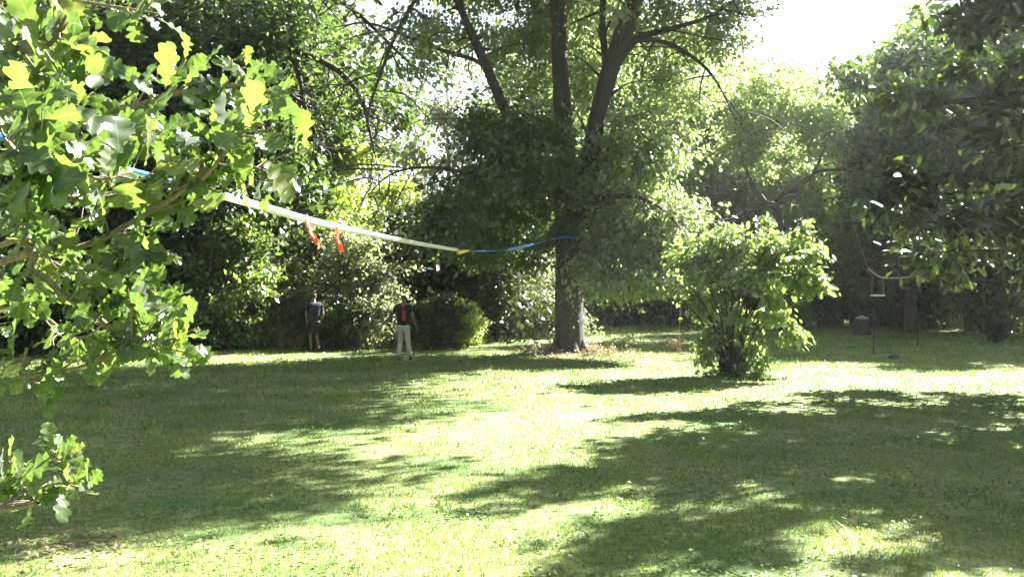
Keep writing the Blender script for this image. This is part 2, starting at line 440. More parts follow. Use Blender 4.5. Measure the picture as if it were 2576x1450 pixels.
# ------------------------------------------------------------------ the big tree in the middle
def big_tree():
    rng = np.random.default_rng(5)
    B = Q(1432, 885, 29.3)
    root = empty("tall_tree", (B[0], B[1], 0), "tall many-stemmed tree in the middle of the lawn with blue strap tied round its trunk", "tree")
    O = np.array([B[0], B[1], 0])
    def W(dx, dy, D): return Q(dx, dy, D) - O
    D = 29.3
    t = Tubes()
    t.add([W(1433, 905, D), W(1432, 860, D), W(1430, 720, D), W(1428, 600, D), W(1425, 420, D), W(1412, 250, D), W(1404, 60, D), W(1395, -150, D), W(1420, -400, D), W(1400, -600, D)],
          [0.54, 0.46, 0.41, 0.37, 0.30, 0.25, 0.22, 0.19, 0.13, 0.04], 18, 5, 0.10, rng)
    for k in range(9):      # root flare
        a = k * 0.7 + rng.random() * .3
        t.add([(0.25 * math.cos(a), 0.25 * math.sin(a), 0.75), (0.42 * math.cos(a), 0.42 * math.sin(a), 0.2), (0.75 * math.cos(a + .15), 0.75 * math.sin(a + .15), -0.06)], [0.14, 0.13, 0.05], 8, 4, 0.1, rng)
    link("trunk", t.mesh("trunk"), M['bark'], root)
    def limb(P, R, sides=9):
        tb = Tubes(); tb.add(P, R, sides, 5, 0.1, rng)
        # side shoots
        PP, RR = smooth_path(P, R, 4)
        for i in range(3, len(PP) - 1):
            if rng.random() < 0.75:
                d = rnd_dirs(rng, 1)[0] * np.array([1, 1, 0.5]) + (PP[i] - PP[i - 1]) * 0.8
                L = 0.8 + 1.7 * rng.random()
                tb.add([PP[i], PP[i] + d * L * .5 + rng.normal(size=3) * .1, PP[i] + d * L + np.array([0, 0, -.3])], [min(0.05, RR[i] * .5), 0.025, 0.006], 5, 3)
        link("branch", tb.mesh("branch"), M['bark'], root)
    # right hand stem, and its fork
    limb([W(1440, 600, D), W(1478, 440, D - .1), W(1500, 300, D - .2), W(1530, 190, D - .4), W(1565, 90, D - .6), W(1605, -30, D - .9), W(1660, -220, D - 1.2), W(1700, -450, D - 1.4)],
         [0.26, 0.27, 0.25, 0.26, 0.28, 0.26, 0.17, 0.04], 14)
    limb([W(1550, 160, D - .5), W(1600, 100, D - .6), W(1680, 75, D - .8), W(1790, 40, D - 1), W(1900, -40, D - 1.5)], [0.15, 0.11, 0.08, 0.05, 0.02])
    limb([W(1600, 100, D - .6), W(1660, 105, D - 1), W(1720, 130, D - 1.4), W(1790, 190, D - 2), W(1850, 300, D - 2.6)], [0.09, 0.07, 0.06, 0.04, 0.01])
    limb([W(1505, 290, D - .2), W(1522, 180, D), W(1514, 60, D + .2), W(1518, -80, D + .3), W(1500, -260, D + .3)], [0.14, 0.11, 0.10, 0.09, 0.03])
    # left limb
    limb([W(1428, 560, D), W(1380, 430, D - .5), W(1300, 340, D - 1), W(1262, 260, D - 1.2), W(1215, 150, D - 1.4), W(1170, 50, D - 1.6), W(1120, -80, D - 2), W(1060, -260, D - 2.5)],
         [0.17, 0.16, 0.15, 0.15, 0.13, 0.11, 0.09, 0.03], 11)
    limb([W(1232, 190, D - 1.4), W(1200, 155, D - 2), W(1120, 130, D - 2.6), W(1040, 100, D - 3.4), W(930, 60, D - 4), W(840, 70, D - 4.6)], [0.08, 0.06, 0.055, 0.045, 0.03, 0.01])
    limb([W(1425, 500, D), W(1330, 470, D - 1), W(1200, 440, D - 2), W(1080, 420, D - 3), W(980, 440, D - 3.6), W(900, 520, D - 4)], [0.11, 0.08, 0.06, 0.04, 0.025, 0.008])
    limb([W(1430, 560, D), W(1520, 500, D - 1), W(1620, 500, D - 2), W(1700, 560, D - 2.8), W(1740, 650, D - 3.2)], [0.10, 0.08, 0.05, 0.03, 0.01])
    # long fine hanging branches in the upper left
    limb([W(1120, -120, D - 3), W(1010, 60, D - 4), W(960, 180, D - 4.4), W(930, 270, D - 4.7), W(925, 330, D - 4.8)], [0.07, 0.05, 0.04, 0.03, 0.008])
    def lobe(dx, dy, rx, ry, D_, rd, w=1.0):
        c = W(dx, dy, D_); return (c[0], c[1], c[2], S(rx, D_), rd, S(ry, D_), w)
    # dense drooping skirt, left of the stem; shade put into darker leaves
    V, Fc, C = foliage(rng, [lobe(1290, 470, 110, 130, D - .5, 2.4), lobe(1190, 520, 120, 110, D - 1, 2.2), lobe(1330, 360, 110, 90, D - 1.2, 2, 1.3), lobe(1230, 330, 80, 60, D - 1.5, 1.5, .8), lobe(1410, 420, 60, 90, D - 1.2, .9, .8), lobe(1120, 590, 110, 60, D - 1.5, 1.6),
                             lobe(1390, 540, 80, 100, D + .8, 1.6), lobe(1270, 620, 130, 55, D + .5, 1.6, .8), lobe(1370, 640, 60, 45, D + .8, 1, .5), (1.0, 5.2, 6.2, 1.7, 1.4, 1.1, .7)],  # last lobe added behind the trunk to shade the shrubs
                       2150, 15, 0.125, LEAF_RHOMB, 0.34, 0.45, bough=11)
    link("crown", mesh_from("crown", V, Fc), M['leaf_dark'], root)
    # right skirt; sunlight on its ends put into paler leaves
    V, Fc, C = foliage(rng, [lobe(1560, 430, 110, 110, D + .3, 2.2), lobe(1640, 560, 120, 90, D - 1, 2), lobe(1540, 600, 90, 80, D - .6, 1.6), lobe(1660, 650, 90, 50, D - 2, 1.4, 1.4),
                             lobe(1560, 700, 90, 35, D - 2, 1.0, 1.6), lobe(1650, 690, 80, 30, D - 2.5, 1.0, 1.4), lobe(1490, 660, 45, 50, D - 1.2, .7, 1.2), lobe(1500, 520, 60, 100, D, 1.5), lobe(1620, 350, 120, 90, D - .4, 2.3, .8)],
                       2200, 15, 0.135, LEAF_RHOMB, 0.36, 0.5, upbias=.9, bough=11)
    link("crown", mesh_from("crown", V, Fc), M['leaf_silver_sunlit'], root)
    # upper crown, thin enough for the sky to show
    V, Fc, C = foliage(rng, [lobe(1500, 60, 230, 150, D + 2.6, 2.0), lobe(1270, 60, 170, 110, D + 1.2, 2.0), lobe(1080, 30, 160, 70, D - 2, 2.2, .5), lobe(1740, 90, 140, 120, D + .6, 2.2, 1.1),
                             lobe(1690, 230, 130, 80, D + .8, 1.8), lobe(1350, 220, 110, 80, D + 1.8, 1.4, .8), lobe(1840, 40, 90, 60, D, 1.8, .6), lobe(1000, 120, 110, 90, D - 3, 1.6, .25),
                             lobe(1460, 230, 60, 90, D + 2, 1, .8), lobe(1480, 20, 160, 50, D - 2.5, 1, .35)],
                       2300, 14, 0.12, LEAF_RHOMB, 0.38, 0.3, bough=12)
    link("crown", mesh_from("crown", V, Fc), M['leaf_silver_sunlit'], root)
    # the top, above the picture; it shades the lawn
    top = [(-1, 0, 14, 5.5, 5.5, 2.8, 1), (3, -3, 13.5, 4.5, 4.5, 2.2, 1.6), (-4.5, -3, 12.5, 4, 4, 2, 1), (0, 0, 18, 5, 5, 3, 1), (3.6, -6.6, 12.9, 4.4, 4.2, 1.6, 1.8), (6.3, 1.5, 13.4, 3, 3, 1.5, 1.3), (6.2, -2.5, 12.8, 3, 3, 1.5, 1.4), (5.6, -8.8, 12.6, 2.9, 2.2, 1.3, 1.5)]
    for l in top:
        c = np.array(l[:3]); limb([(-.35, 0, 11.3), tuple(c * .5 + np.array([0, 0, c[2] * .42])), tuple(c), tuple(c * 1.12)], [.13, .10, .06, .01], 7)
    V, Fc, C = foliage(rng, top, 4200, 24, 0.24, LEAF_RHOMB, 0.8, 0.3, bough=5)
    link("crown", mesh_from("crown", V, Fc), M['leaf_main'], root)
    # ivy on the trunk
    zz = rng.uniform(0.3, 6, 900); a = rng.uniform(0, 6.28, 900)
    zz = np.concatenate([zz, rng.uniform(3.5, 7.5, 900)]); a = np.concatenate([a, rng.uniform(2, 5, 900)])
    keep = rng.random(len(zz)) < np.clip(zz / 5, 0.1, 1); zz = zz[keep]; a = a[keep]
    rr = np.interp(zz, [0, 1, 3, 7], [0.62, 0.46, 0.40, 0.32]) + 0.04 * rng.random(len(zz))
    pos = np.stack([rr * np.cos(a), rr * np.sin(a), zz], 1)
    nrm = np.stack([np.cos(a), np.sin(a), np.zeros_like(a)], 1)
    V, Fc = leaves(pos, np.array([0, 0, -1.0]) + rnd_dirs(rng, len(a)) * .6 + nrm * .5, nrm + rnd_dirs(rng, len(a)) * .4, 0.09 + 0.06 * rng.random(len(a)), LEAF_RHOMB)
    link("ivy", mesh_from("ivy", V, Fc), M['leaf_dark'], root)
big_tree()

# ------------------------------------------------------------------ kinds of background tree
PM = {}
PM['dense'] = auto_tree_meshes(21, 15, 4.6, 2100, 12, 0.25, M['leaf_dark'], M['bark_dark'], 0.18, trunk_r=0.22, crad=0.6)
PM['mid'] = auto_tree_meshes(22, 14, 4.2, 1900, 12, 0.237, M['leaf_main'], M['bark'], 0.22, trunk_r=0.2, crad=0.55)
PM['sparse'] = auto_tree_meshes(23, 15, 3.6, 800, 8, 0.213, M['leaf_dark'], M['bark_dark'], 0.3, trunk_r=0.16, crad=0.5, stems=2)
PM['sunny'] = auto_tree_meshes(24, 13, 4.3, 2300, 12, 0.213, M['leaf_pale'], M['bark'], 0.12, trunk_r=0.2, crad=0.5)
PM['lime'] = auto_tree_meshes(25, 8, 3.2, 1800, 12, 0.175, M['leaf_yellow'], M['bark_dark'], 0.06, trunk_r=0.13, crad=0.42, stems=3)
PM['thin'] = auto_tree_meshes(26, 14, 2.6, 330, 7, 0.213, M['leaf_grey'], M['bark_pale'], 0.35, trunk_r=0.11, crad=0.5, stems=1)
PM['cone'] = auto_tree_meshes(27, 12, 3.2, 1900, 12, 0.188, M['leaf_dark'], M['bark_dark'], 0.06, trunk_r=0.2, crad=0.45, skirt=True)
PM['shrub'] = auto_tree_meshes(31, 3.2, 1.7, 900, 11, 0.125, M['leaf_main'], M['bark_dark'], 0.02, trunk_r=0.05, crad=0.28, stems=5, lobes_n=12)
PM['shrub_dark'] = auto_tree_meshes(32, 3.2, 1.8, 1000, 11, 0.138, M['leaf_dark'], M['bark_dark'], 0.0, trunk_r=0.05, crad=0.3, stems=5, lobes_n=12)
PM['shrub_shaded'] = auto_tree_meshes(35, 3.2, 1.8, 900, 12, 0.13, M['leaf_shaded'], M['bark_dark'], 0.0, trunk_r=0.05, crad=0.3, stems=5, lobes_n=12)
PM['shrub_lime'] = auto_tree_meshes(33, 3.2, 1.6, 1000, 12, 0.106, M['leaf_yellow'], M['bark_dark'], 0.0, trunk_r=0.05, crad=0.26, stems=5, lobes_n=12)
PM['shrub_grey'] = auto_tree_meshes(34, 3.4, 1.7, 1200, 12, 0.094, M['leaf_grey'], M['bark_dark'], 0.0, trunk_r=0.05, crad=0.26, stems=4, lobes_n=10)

PROTO_USED = {}
def tree_at(kind, name, dx, D, label, cat="tree", group="trees of the wood behind the lawn", s=1.0, sz=None, rz=0.0):
    x = (dx * K - 512) / F * D
    return put_tree(name, PM[kind], (x, D), label, cat, group, s, sz, rz)

T = [
    ('mid', 'leafy_tree', 3900, 13.2, "tree beside the yard just outside the right edge, nearest the camera", 0.68, 1.5),
    ('lime', 'lime_green_tree', 745, 35.6, "low lime-green tree rising behind the left end of the white strap", 0.62, 2.0),
    ('dense', 'leafy_tree', 2290, 40, "dark tree straight behind the hanging rope", 0.9, 2.3),
    ('dense', 'leafy_tree', 3150, 35, "tree standing well outside the right edge, nearest of those", 0.8, 0.5),
    ('dense', 'leafy_tree', 2760, 40, "dark tree just outside the right edge behind the far lawn", 1.0, 3.3),
    ('dense', 'leafy_tree', -260, 24, "dark green tree cut by the left edge behind the oak boughs", 1.05, 0.3),
    ('dense', 'leafy_tree', 60, 30, "dense dark tree behind the upright oak leaves at far left", 1.0, 1.0),
    ('mid', 'leafy_tree', 330, 36, "deep green tree rising behind the middle of the oak bough", 1.1, 2.0),
    ('dense', 'leafy_tree', 560, 34, "dark tree behind the tip of the oak bough", 1.08, 3.1),
    ('sparse', 'leafy_tree', 740, 37, "thin-crowned tree with twin dark stems right of the oak leaves", 1.05, 0.4),
    ('sparse', 'leafy_tree', 850, 40, "slender open tree with dark stems left of the bright sky gap", 1.1, 1.9),
    ('thin', 'leafy_tree', 930, 46, "spindly tree with sky showing through beside the sky gap", 1.05, 2.5),
    ('lime', 'lime_green_tree', 850, 37, "yellow-green sunlit bushy tree below the twin dark stems", 0.95, 0.7),
    ('lime', 'lime_green_tree', 985, 38.5, "smaller yellow-green tree under the bright sky gap", 0.78, 2.9),
    ('thin', 'leafy_tree', 1128, 44, "pale straight-stemmed sapling left of the big tree's slanting limb", 1.0, 0.0),
    ('thin', 'leafy_tree', 1040, 55, "open hazy tree far behind the bright sky gap", 0.95, 0.9),
    ('mid', 'leafy_tree', 1300, 48, "green tree seen between the left limb and main stem of the big tree", 1.0, 5.0),
    ('dense', 'leafy_tree', 1470, 52, "tall tree straight behind the fork of the big tree", 1.2, 4.1),
    ('sunny', 'sunlit_tree', 1690, 49, "broad pale sunlit tree close behind the big tree's right side", 1.22, 1.3),
    ('sunny', 'sunlit_tree', 1880, 51, "sunlit pale green tree just left of the open sky", 1.12, 2.7),
    ('sunny', 'sunlit_tree', 2050, 54, "pale yellowish tree below the open sky at upper right", 1.13, 4.0),
    ('sunny', 'sunlit_tree', 2190, 62, "hazy bluish tree far off under the open sky", 1.34, 0.2),
    ('mid', 'leafy_tree', 2380, 50, "shaded tree behind the outer twigs of the glossy dark tree", 1.2, 3.5),
    ('cone', 'dark_conical_tree', 2200, 44, "dark conical tree left of the glossy-leaved tree", 0.86, 1.2),
    ('dense', 'leafy_tree', 2440, 42, "dark tree whose bare trunk shows under the glossy tree's skirt", 0.98, 2.2),
    ('dense', 'leafy_tree', 2620, 38, "dark tree at the right edge behind the glossy tree", 1.0, 5.2),
    ('mid', 'leafy_tree', 2850, 35, "green tree out beyond the right edge of the lawn", 1.0, 0.9),
    ('dense', 'leafy_tree', 3000, 41, "tall tree beyond the right edge shading the far lawn", 1.1, 1.9),
]
for kind, name, dx, D, lab, s, rz in T:
    tree_at(kind, name, dx, D, lab, s=s, rz=rz)

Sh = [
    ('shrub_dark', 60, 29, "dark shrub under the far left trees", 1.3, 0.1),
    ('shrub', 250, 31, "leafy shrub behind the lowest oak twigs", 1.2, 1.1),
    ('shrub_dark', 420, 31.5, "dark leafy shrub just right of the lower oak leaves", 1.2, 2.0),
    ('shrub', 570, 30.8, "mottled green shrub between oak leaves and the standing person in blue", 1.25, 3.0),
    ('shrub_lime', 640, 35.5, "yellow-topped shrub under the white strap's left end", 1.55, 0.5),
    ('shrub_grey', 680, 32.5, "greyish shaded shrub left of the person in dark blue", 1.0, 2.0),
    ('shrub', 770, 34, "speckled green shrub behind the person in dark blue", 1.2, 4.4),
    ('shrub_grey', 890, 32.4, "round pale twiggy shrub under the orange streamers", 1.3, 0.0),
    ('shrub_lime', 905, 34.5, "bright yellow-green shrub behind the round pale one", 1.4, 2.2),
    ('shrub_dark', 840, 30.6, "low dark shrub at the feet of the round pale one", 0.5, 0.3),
    ('shrub_shaded', 1110, 31.2, "low twiggy shade-darkened shrub right of the person in pale trousers", 0.6, 5.0),
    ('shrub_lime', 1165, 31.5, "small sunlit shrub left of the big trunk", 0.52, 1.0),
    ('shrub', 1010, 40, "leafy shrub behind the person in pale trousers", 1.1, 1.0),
    ('shrub_shaded', 1090, 35, "tall shade-darkened hollow shrub behind the person in pale trousers", 1.75, 1.0),
    ('shrub_shaded', 1210, 35.5, "shade-darkened shrub mass under the big tree's left skirt", 1.5, 2.0),
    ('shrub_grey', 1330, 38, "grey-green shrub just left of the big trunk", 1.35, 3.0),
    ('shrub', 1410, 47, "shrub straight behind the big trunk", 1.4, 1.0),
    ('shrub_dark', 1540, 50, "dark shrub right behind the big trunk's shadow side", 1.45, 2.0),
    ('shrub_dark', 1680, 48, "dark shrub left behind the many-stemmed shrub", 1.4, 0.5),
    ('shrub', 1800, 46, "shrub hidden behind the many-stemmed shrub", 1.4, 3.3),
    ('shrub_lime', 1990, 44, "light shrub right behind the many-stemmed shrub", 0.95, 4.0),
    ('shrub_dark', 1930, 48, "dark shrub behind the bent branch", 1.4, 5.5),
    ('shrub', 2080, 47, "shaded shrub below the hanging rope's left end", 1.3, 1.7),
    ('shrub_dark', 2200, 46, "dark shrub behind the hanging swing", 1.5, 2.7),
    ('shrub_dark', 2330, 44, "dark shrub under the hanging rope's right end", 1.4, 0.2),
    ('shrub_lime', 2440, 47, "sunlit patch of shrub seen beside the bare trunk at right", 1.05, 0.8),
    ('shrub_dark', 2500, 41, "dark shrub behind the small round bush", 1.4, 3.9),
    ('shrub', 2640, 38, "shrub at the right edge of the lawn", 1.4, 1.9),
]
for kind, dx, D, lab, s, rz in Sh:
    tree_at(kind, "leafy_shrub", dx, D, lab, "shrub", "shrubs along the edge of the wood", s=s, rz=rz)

# far off wood that reads as one mass
def far_wood():
    rng = np.random.default_rng(77)
    lobes = []
    for i in range(60):
        a = math.radians(-38 + 76 * (i + rng.random()) / 60)
        Dd = rng.uniform(62, 82); x = math.tan(a) * Dd
        px = x / Dd * F / K + 512 / K
        top = 12 if not (690 < px < 1130 or 1950 < px < 2250) else (5.5 if px < 1500 else 14)
        h = top * rng.uniform(0.75, 1.05)
        lobes.append((x, Dd, h * .45, 3.4, 3.4, h * .5, 1.0))
    V, Fc, C = foliage(rng, lobes, 5200, 15, 0.34, LEAF_RHOMB, 0.9, 0.2, shell=0.8)
    V2, F2, C2 = foliage(rng, [(x, 56 + 3 * math.sin(x), 1.5, 3.5, 2.0, 2.2, 1) for x in np.linspace(-42, 42, 30)], 2200, 16, 0.26, LEAF_RHOMB, 0.7, 0.2)
    ring = []
    for i in range(46):      # unseen ring of wood added round sides and back to cut sky light
        a = math.radians(42 + 276 * (i + rng.random()) / 46); Dd = rng.uniform(24, 34)
        if a < math.radians(95): Dd += 22
        h = rng.uniform(12, 17); ring.append((math.sin(a) * Dd, math.cos(a) * Dd + 4, h * .48, 3.4, 3.4, h * .5, 1))
    V3, F3, C3 = foliage(rng, ring, 3000, 14, 0.5, LEAF_RHOMB, 0.9, 0.2, shell=.8)
    Fc = np.vstack([Fc, F2 + len(V), F3 + len(V) + len(V2)]); V = np.vstack([V, V2, V3])
    V[:, 2] = np.maximum(V[:, 2], 0.02)
    o = link("far_wood", mesh_from("far_wood", V, Fc), M['leaf_main'])
    tag(o, "dense far wood closing the view behind all the nearer trees, plus an unseen ring added round the yard", "wood", kind='stuff')
far_wood()

# tree with the bent dark branch
def bent_tree():
    rng = np.random.default_rng(8); D = 39
    B = Q(1965, 560, D); O = np.array([B[0], D, 0])
    root = empty("bent_tree", (B[0], D, 0), "small tree with a crooked dark branch right above the many-stemmed shrub", "tree", "trees of the wood behind the lawn")
    W = lambda dx, dy, d=D: Q(dx, dy, d) - O
    t = Tubes()
    t.add([W(1970, 830), W(1968, 700), W(1962, 580), W(1950, 520), W(1905, 515)], [0.2, 0.17, 0.17, 0.18, 0.09], 10, 5, .15, rng)
    link("trunk", t.mesh("trunk"), M['bark_dark'], root)
    for P, R in (([W(1905, 515), W(1850, 545), W(1790, 560)], [0.12, .07, .02]),
                 ([W(1945, 520), W(1975, 497), W(2000, 490), W(2012, 465), W(2060, 430), W(2130, 425), W(2160, 400)], [0.13, .11, .1, .08, .06, .04, .01]),
                 ([W(1955, 505), W(1990, 470), W(2030, 455), W(2070, 380), W(2090, 300)], [0.10, .08, .06, .04, .01]),
                 ([W(1925, 510), W(1880, 440), W(1860, 350), W(1870, 250)], [0.10, .08, .05, .01])):
        tb = Tubes(); tb.add(P, R, 7, 5, .15, rng)
        for q in range(5):
            p = np.array(P[-1]) * .5 + np.array(P[-2]) * .5
            tb.add([p, p + rng.normal(size=3) * .5, p + rng.normal(size=3) * 1.0], [.03, .02, .005], 4, 3)
        link("branch", tb.mesh("branch"), M['bark_dark'], root)
    def lb(dx, dy, rx, ry, d=D, rd=1.2, w=1): c = W(dx, dy, d); return (c[0], c[1], c[2], S(rx, d), rd, S(ry, d), w)
    V, Fc, C = foliage(rng, [lb(1860, 330, 90, 110), lb(2060, 350, 60, 60), lb(1960, 250, 120, 90, D, 2), lb(1920, 400, 60, 40), lb(2130, 420, 50, 30, D, .8, .4)], 900, 14, 0.15, LEAF_RHOMB, .4)
    link("crown", mesh_from("crown", V, Fc), M['leaf_pale'], root)
bent_tree()

# dark open limbs left of the sky gap
def limb_tree():
    rng = np.random.default_rng(9); D = 31.5
    B = Q(590, 880, D); O = np.array([B[0], D, 0])
    root = empty("wide_tree", (B[0], D, 0), "tree whose long dark boughs arch down from the top left towards the sky gap", "tree", "trees of the wood behind the lawn")
    W = lambda dx, dy, d=D: Q(dx, dy, d) - O
    t = Tubes()
    t.add([W(590, 890), W(592, 700), W(585, 500), W(600, 250), W(590, 50), W(600, -200)], [.34, .26, .24, .22, .2, .12], 12, 5, .12, rng)
    link("trunk", t.mesh("trunk"), M['bark_dark'], root)
    for P, R in (([W(590, 30), W(680, 0), W(712, 70), W(740, 120), W(800, 150), W(860, 185), W(910, 250), W(930, 330), W(950, 420)], [.16, .14, .13, .12, .1, .09, .07, .05, .01]),
                 ([W(712, 70), W(750, 180), W(775, 290), W(810, 370)], [.1, .08, .06, .01]),
                 ([W(592, 260), W(650, 200), W(700, 210), W(760, 260), W(830, 290)], [.12, .09, .07, .05, .01]),
                 ([W(590, 120), W(500, 60), W(400, 90), W(300, 60)], [.13, .1, .06, .02]),
                 ([W(596, 400), W(540, 300), W(450, 240), W(360, 250)], [.12, .09, .06, .02]),
                 ([W(600, -100), W(760, -30), W(880, 20), W(1000, 130), W(1100, 230)], [.12, .09, .07, .05, .01])):
        tb = Tubes(); tb.add(P, R, 8, 5, .15, rng)
        PP, RR = smooth_path(P, R, 4)
        for i in range(3, len(PP)):
            for q in range(2):
                d = rnd_dirs(rng, 1)[0] + np.array([0.2, 0, -0.35])
                L = .5 + 1.2 * rng.random()
                tb.add([PP[i], PP[i] + d * L * .5 + rng.normal(size=3) * .12, PP[i] + d * L + rng.normal(size=3) * .2], [min(.035, RR[i] * .6), .02, .005], 4, 3)
        link("branch", tb.mesh("branch"), M['bark_dark'], root)
    def lb(dx, dy, rx, ry, d=D, rd=1.6, w=1): c = W(dx, dy, d); return (c[0], c[1], c[2], S(rx, d), rd, S(ry, d), w)
    V, Fc, C = foliage(rng, [lb(600, 60, 200, 120, D, 3), lb(450, 200, 160, 120, D, 2.5), lb(640, 300, 130, 90, D, 2), lb(300, 60, 180, 120, D, 3), lb(800, 40, 120, 60, D, 2, .25),
                             lb(540, 430, 150, 90, D, 2, .9), lb(590, 520, 110, 70, D - .4, 1.4, 1.2), lb(850, 230, 90, 90, D, 1, .25)], 2300, 15, 0.13, LEAF_RHOMB, .42)
    link("crown", mesh_from("crown", V, Fc), M['leaf_dark'], root)
limb_tree()

# ------------------------------------------------------------------ many-stemmed shrub in the sun
def vase_shrub():
    rng = np.random.default_rng(14); D = 21.9
    B = Q(1838, 948, D); O = np.array([B[0], D, 0])
    root = empty("vase_shrub", (B[0], D, ground_z(B[0], D)), "sunlit many-stemmed shrub flaring up from a narrow dark base on the lawn", "shrub")
    W = lambda dx, dy, d=D: Q(dx, dy, d) - O
    tips = []
    for i in range(30):
        tb = Tubes()
        a = rng.random() * 6.28; r0 = 0.28 * math.sqrt(rng.random())
        spread = 0.3 + 1.3 * rng.random()
        H = rng.uniform(2.2, 3.3) * (1.05 - 0.14 * spread)
        b = np.array([r0 * math.cos(a), r0 * math.sin(a), -.05])
        e = np.array([spread * math.cos(a) * 1.15 + 0.15, spread * math.sin(a) * .9, H])
        m1 = b + (e - b) * np.array([.12, .12, .33]) + rng.normal(size=3) * .04
        m2 = b + (e - b) * np.array([.45, .45, .66]) + rng.normal(size=3) * .06
        R0 = rng.uniform(.018, .035)
        tb.add([b, m1, m2, e], [R0, R0 * .85, R0 * .6, R0 * .15], 6, 4, .1, rng)
        tips.append((b, m1, m2, e))
        for q in range(5):
            t = rng.uniform(.35, .95); p = m1 * (1 - t) + e * t if t > .5 else m1 * (1 - t) + m2 * t
            d = rnd_dirs(rng, 1)[0] * np.array([1, 1, .4]) + np.array([0, 0, .5])
            tb.add([p, p + d * .25, p + d * .55 + np.array([0, 0, -.05])], [R0 * .4, R0 * .25, .003], 4, 3)
        link("stem", tb.mesh("stem"), M['bark_dark'], root)
    def lb(dx, dy, rx, ry, rd=1.0, w=1, dd=0): c = W(dx, dy, D + dd); return (c[0], c[1], c[2], S(rx, D), rd, S(ry, D), w)
    V, Fc, C = foliage(rng, [lb(1880, 610, 120, 50, 1.0, 1.0), lb(1790, 670, 90, 60, .9), lb(1975, 650, 85, 70, .9), lb(1890, 690, 120, 60, 1.2, .8), lb(1770, 760, 50, 60, .6, .8),
                             lb(2030, 705, 45, 40, .5, .8), lb(1960, 780, 55, 60, .6, .7), lb(1830, 600, 80, 50, .8), lb(1920, 850, 65, 30, .5, .7, .3), lb(1975, 830, 45, 18, .3, .9),
                             lb(1850, 780, 60, 60, .6, .3), lb(2020, 600, 60, 40, .5, .8), lb(1930, 560, 60, 30, .5, .7), lb(2085, 690, 45, 12, .2, .3), lb(1740, 640, 60, 40, .5, .7)],
                       800, 11, 0.12, LEAF_BROAD, .19, 0.5, shell=.7, upbias=1.0, bough=10)
    V2, F2, C2 = foliage(rng, [lb(1785, 870, 38, 50, .5, 1.3), lb(1895, 905, 32, 50, .5, 1.3), lb(1850, 850, 70, 40, .6, .8), lb(1840, 930, 60, 25, .6, 1.2), lb(1765, 830, 20, 40, .3, .8)], 240, 9, 0.085, LEAF_BROAD, .14, .5)
    n = len(V); V = np.vstack([V, V2]); Fc = np.vstack([Fc, F2 + n])
    # arching shoots standing clear of the mass, leaves along them
    for k in range(30):
        a = rng.random() * 6.28; r = rng.uniform(.5, 1.25)
        b = np.array([r * math.cos(a) * 1.1 + .15, r * math.sin(a) * .9, rng.uniform(1.7, 2.7)])
        o_ = np.array([math.cos(a), math.sin(a), 0]); L = rng.uniform(.5, 1.0)
        if k < 5: o_ = np.array([1., -.1, 0]); b = np.array([rng.uniform(.9, 1.2), rng.uniform(-.3, .3), rng.uniform(1.5, 2.4)])
        up_ = rng.uniform(.25, 1.1)
        P = [b, b + o_ * L * .4 + np.array([0, 0, up_ * L * .6]), b + o_ * L * .9 + np.array([0, 0, up_ * L * .75])]
        tb = Tubes(); tb.add(P, [.010, .007, .003], 5, 4); link("stem", tb.mesh("stem"), M['bark_dark'], root)
        PP, _ = smooth_path(P, [1, 1, 1], 9)
        m = len(PP); sd_ = np.cross(PP[-1] - PP[0], (0, 0, 1)); sd_ /= np.linalg.norm(sd_)
        Yv = np.array([sd_ * (1 if q % 2 else -1) + (PP[-1] - PP[0]) * .6 + np.array([0, 0, -.35]) + rng.normal(size=3) * .25 for q in range(m)])
        v_, f_ = leaves(PP, Yv, np.tile([0, 0, 1.], (m, 1)) + rnd_dirs(rng, m) * .5, rng.uniform(.09, .17, m), LEAF_BROAD)
        Fc = np.vstack([Fc, f_ + len(V)]); V = np.vstack([V, v_])
    link("foliage", mesh_from("foliage", V, Fc), M['leaf_shrub'], root)
    # dead thatch and ground leaves at the foot
    n = 500; a = rng.random(n) * 6.28; r = rng.random(n) ** .6 * .75
    pos = np.stack([r * np.cos(a) * 1.1, r * np.sin(a), .03 + .22 * rng.random(n) * (1 - r)], 1)
    V, Fc = leaves(pos, rnd_dirs(rng, n) * np.array([1, 1, .5]), rnd_dirs(rng, n) + np.array([0, 0, .8]), .05 + .07 * rng.random(n), LEAF_RHOMB)
    link("thatch", mesh_from("thatch", V, Fc), M['leaf_dark'], root)
vase_shrub()

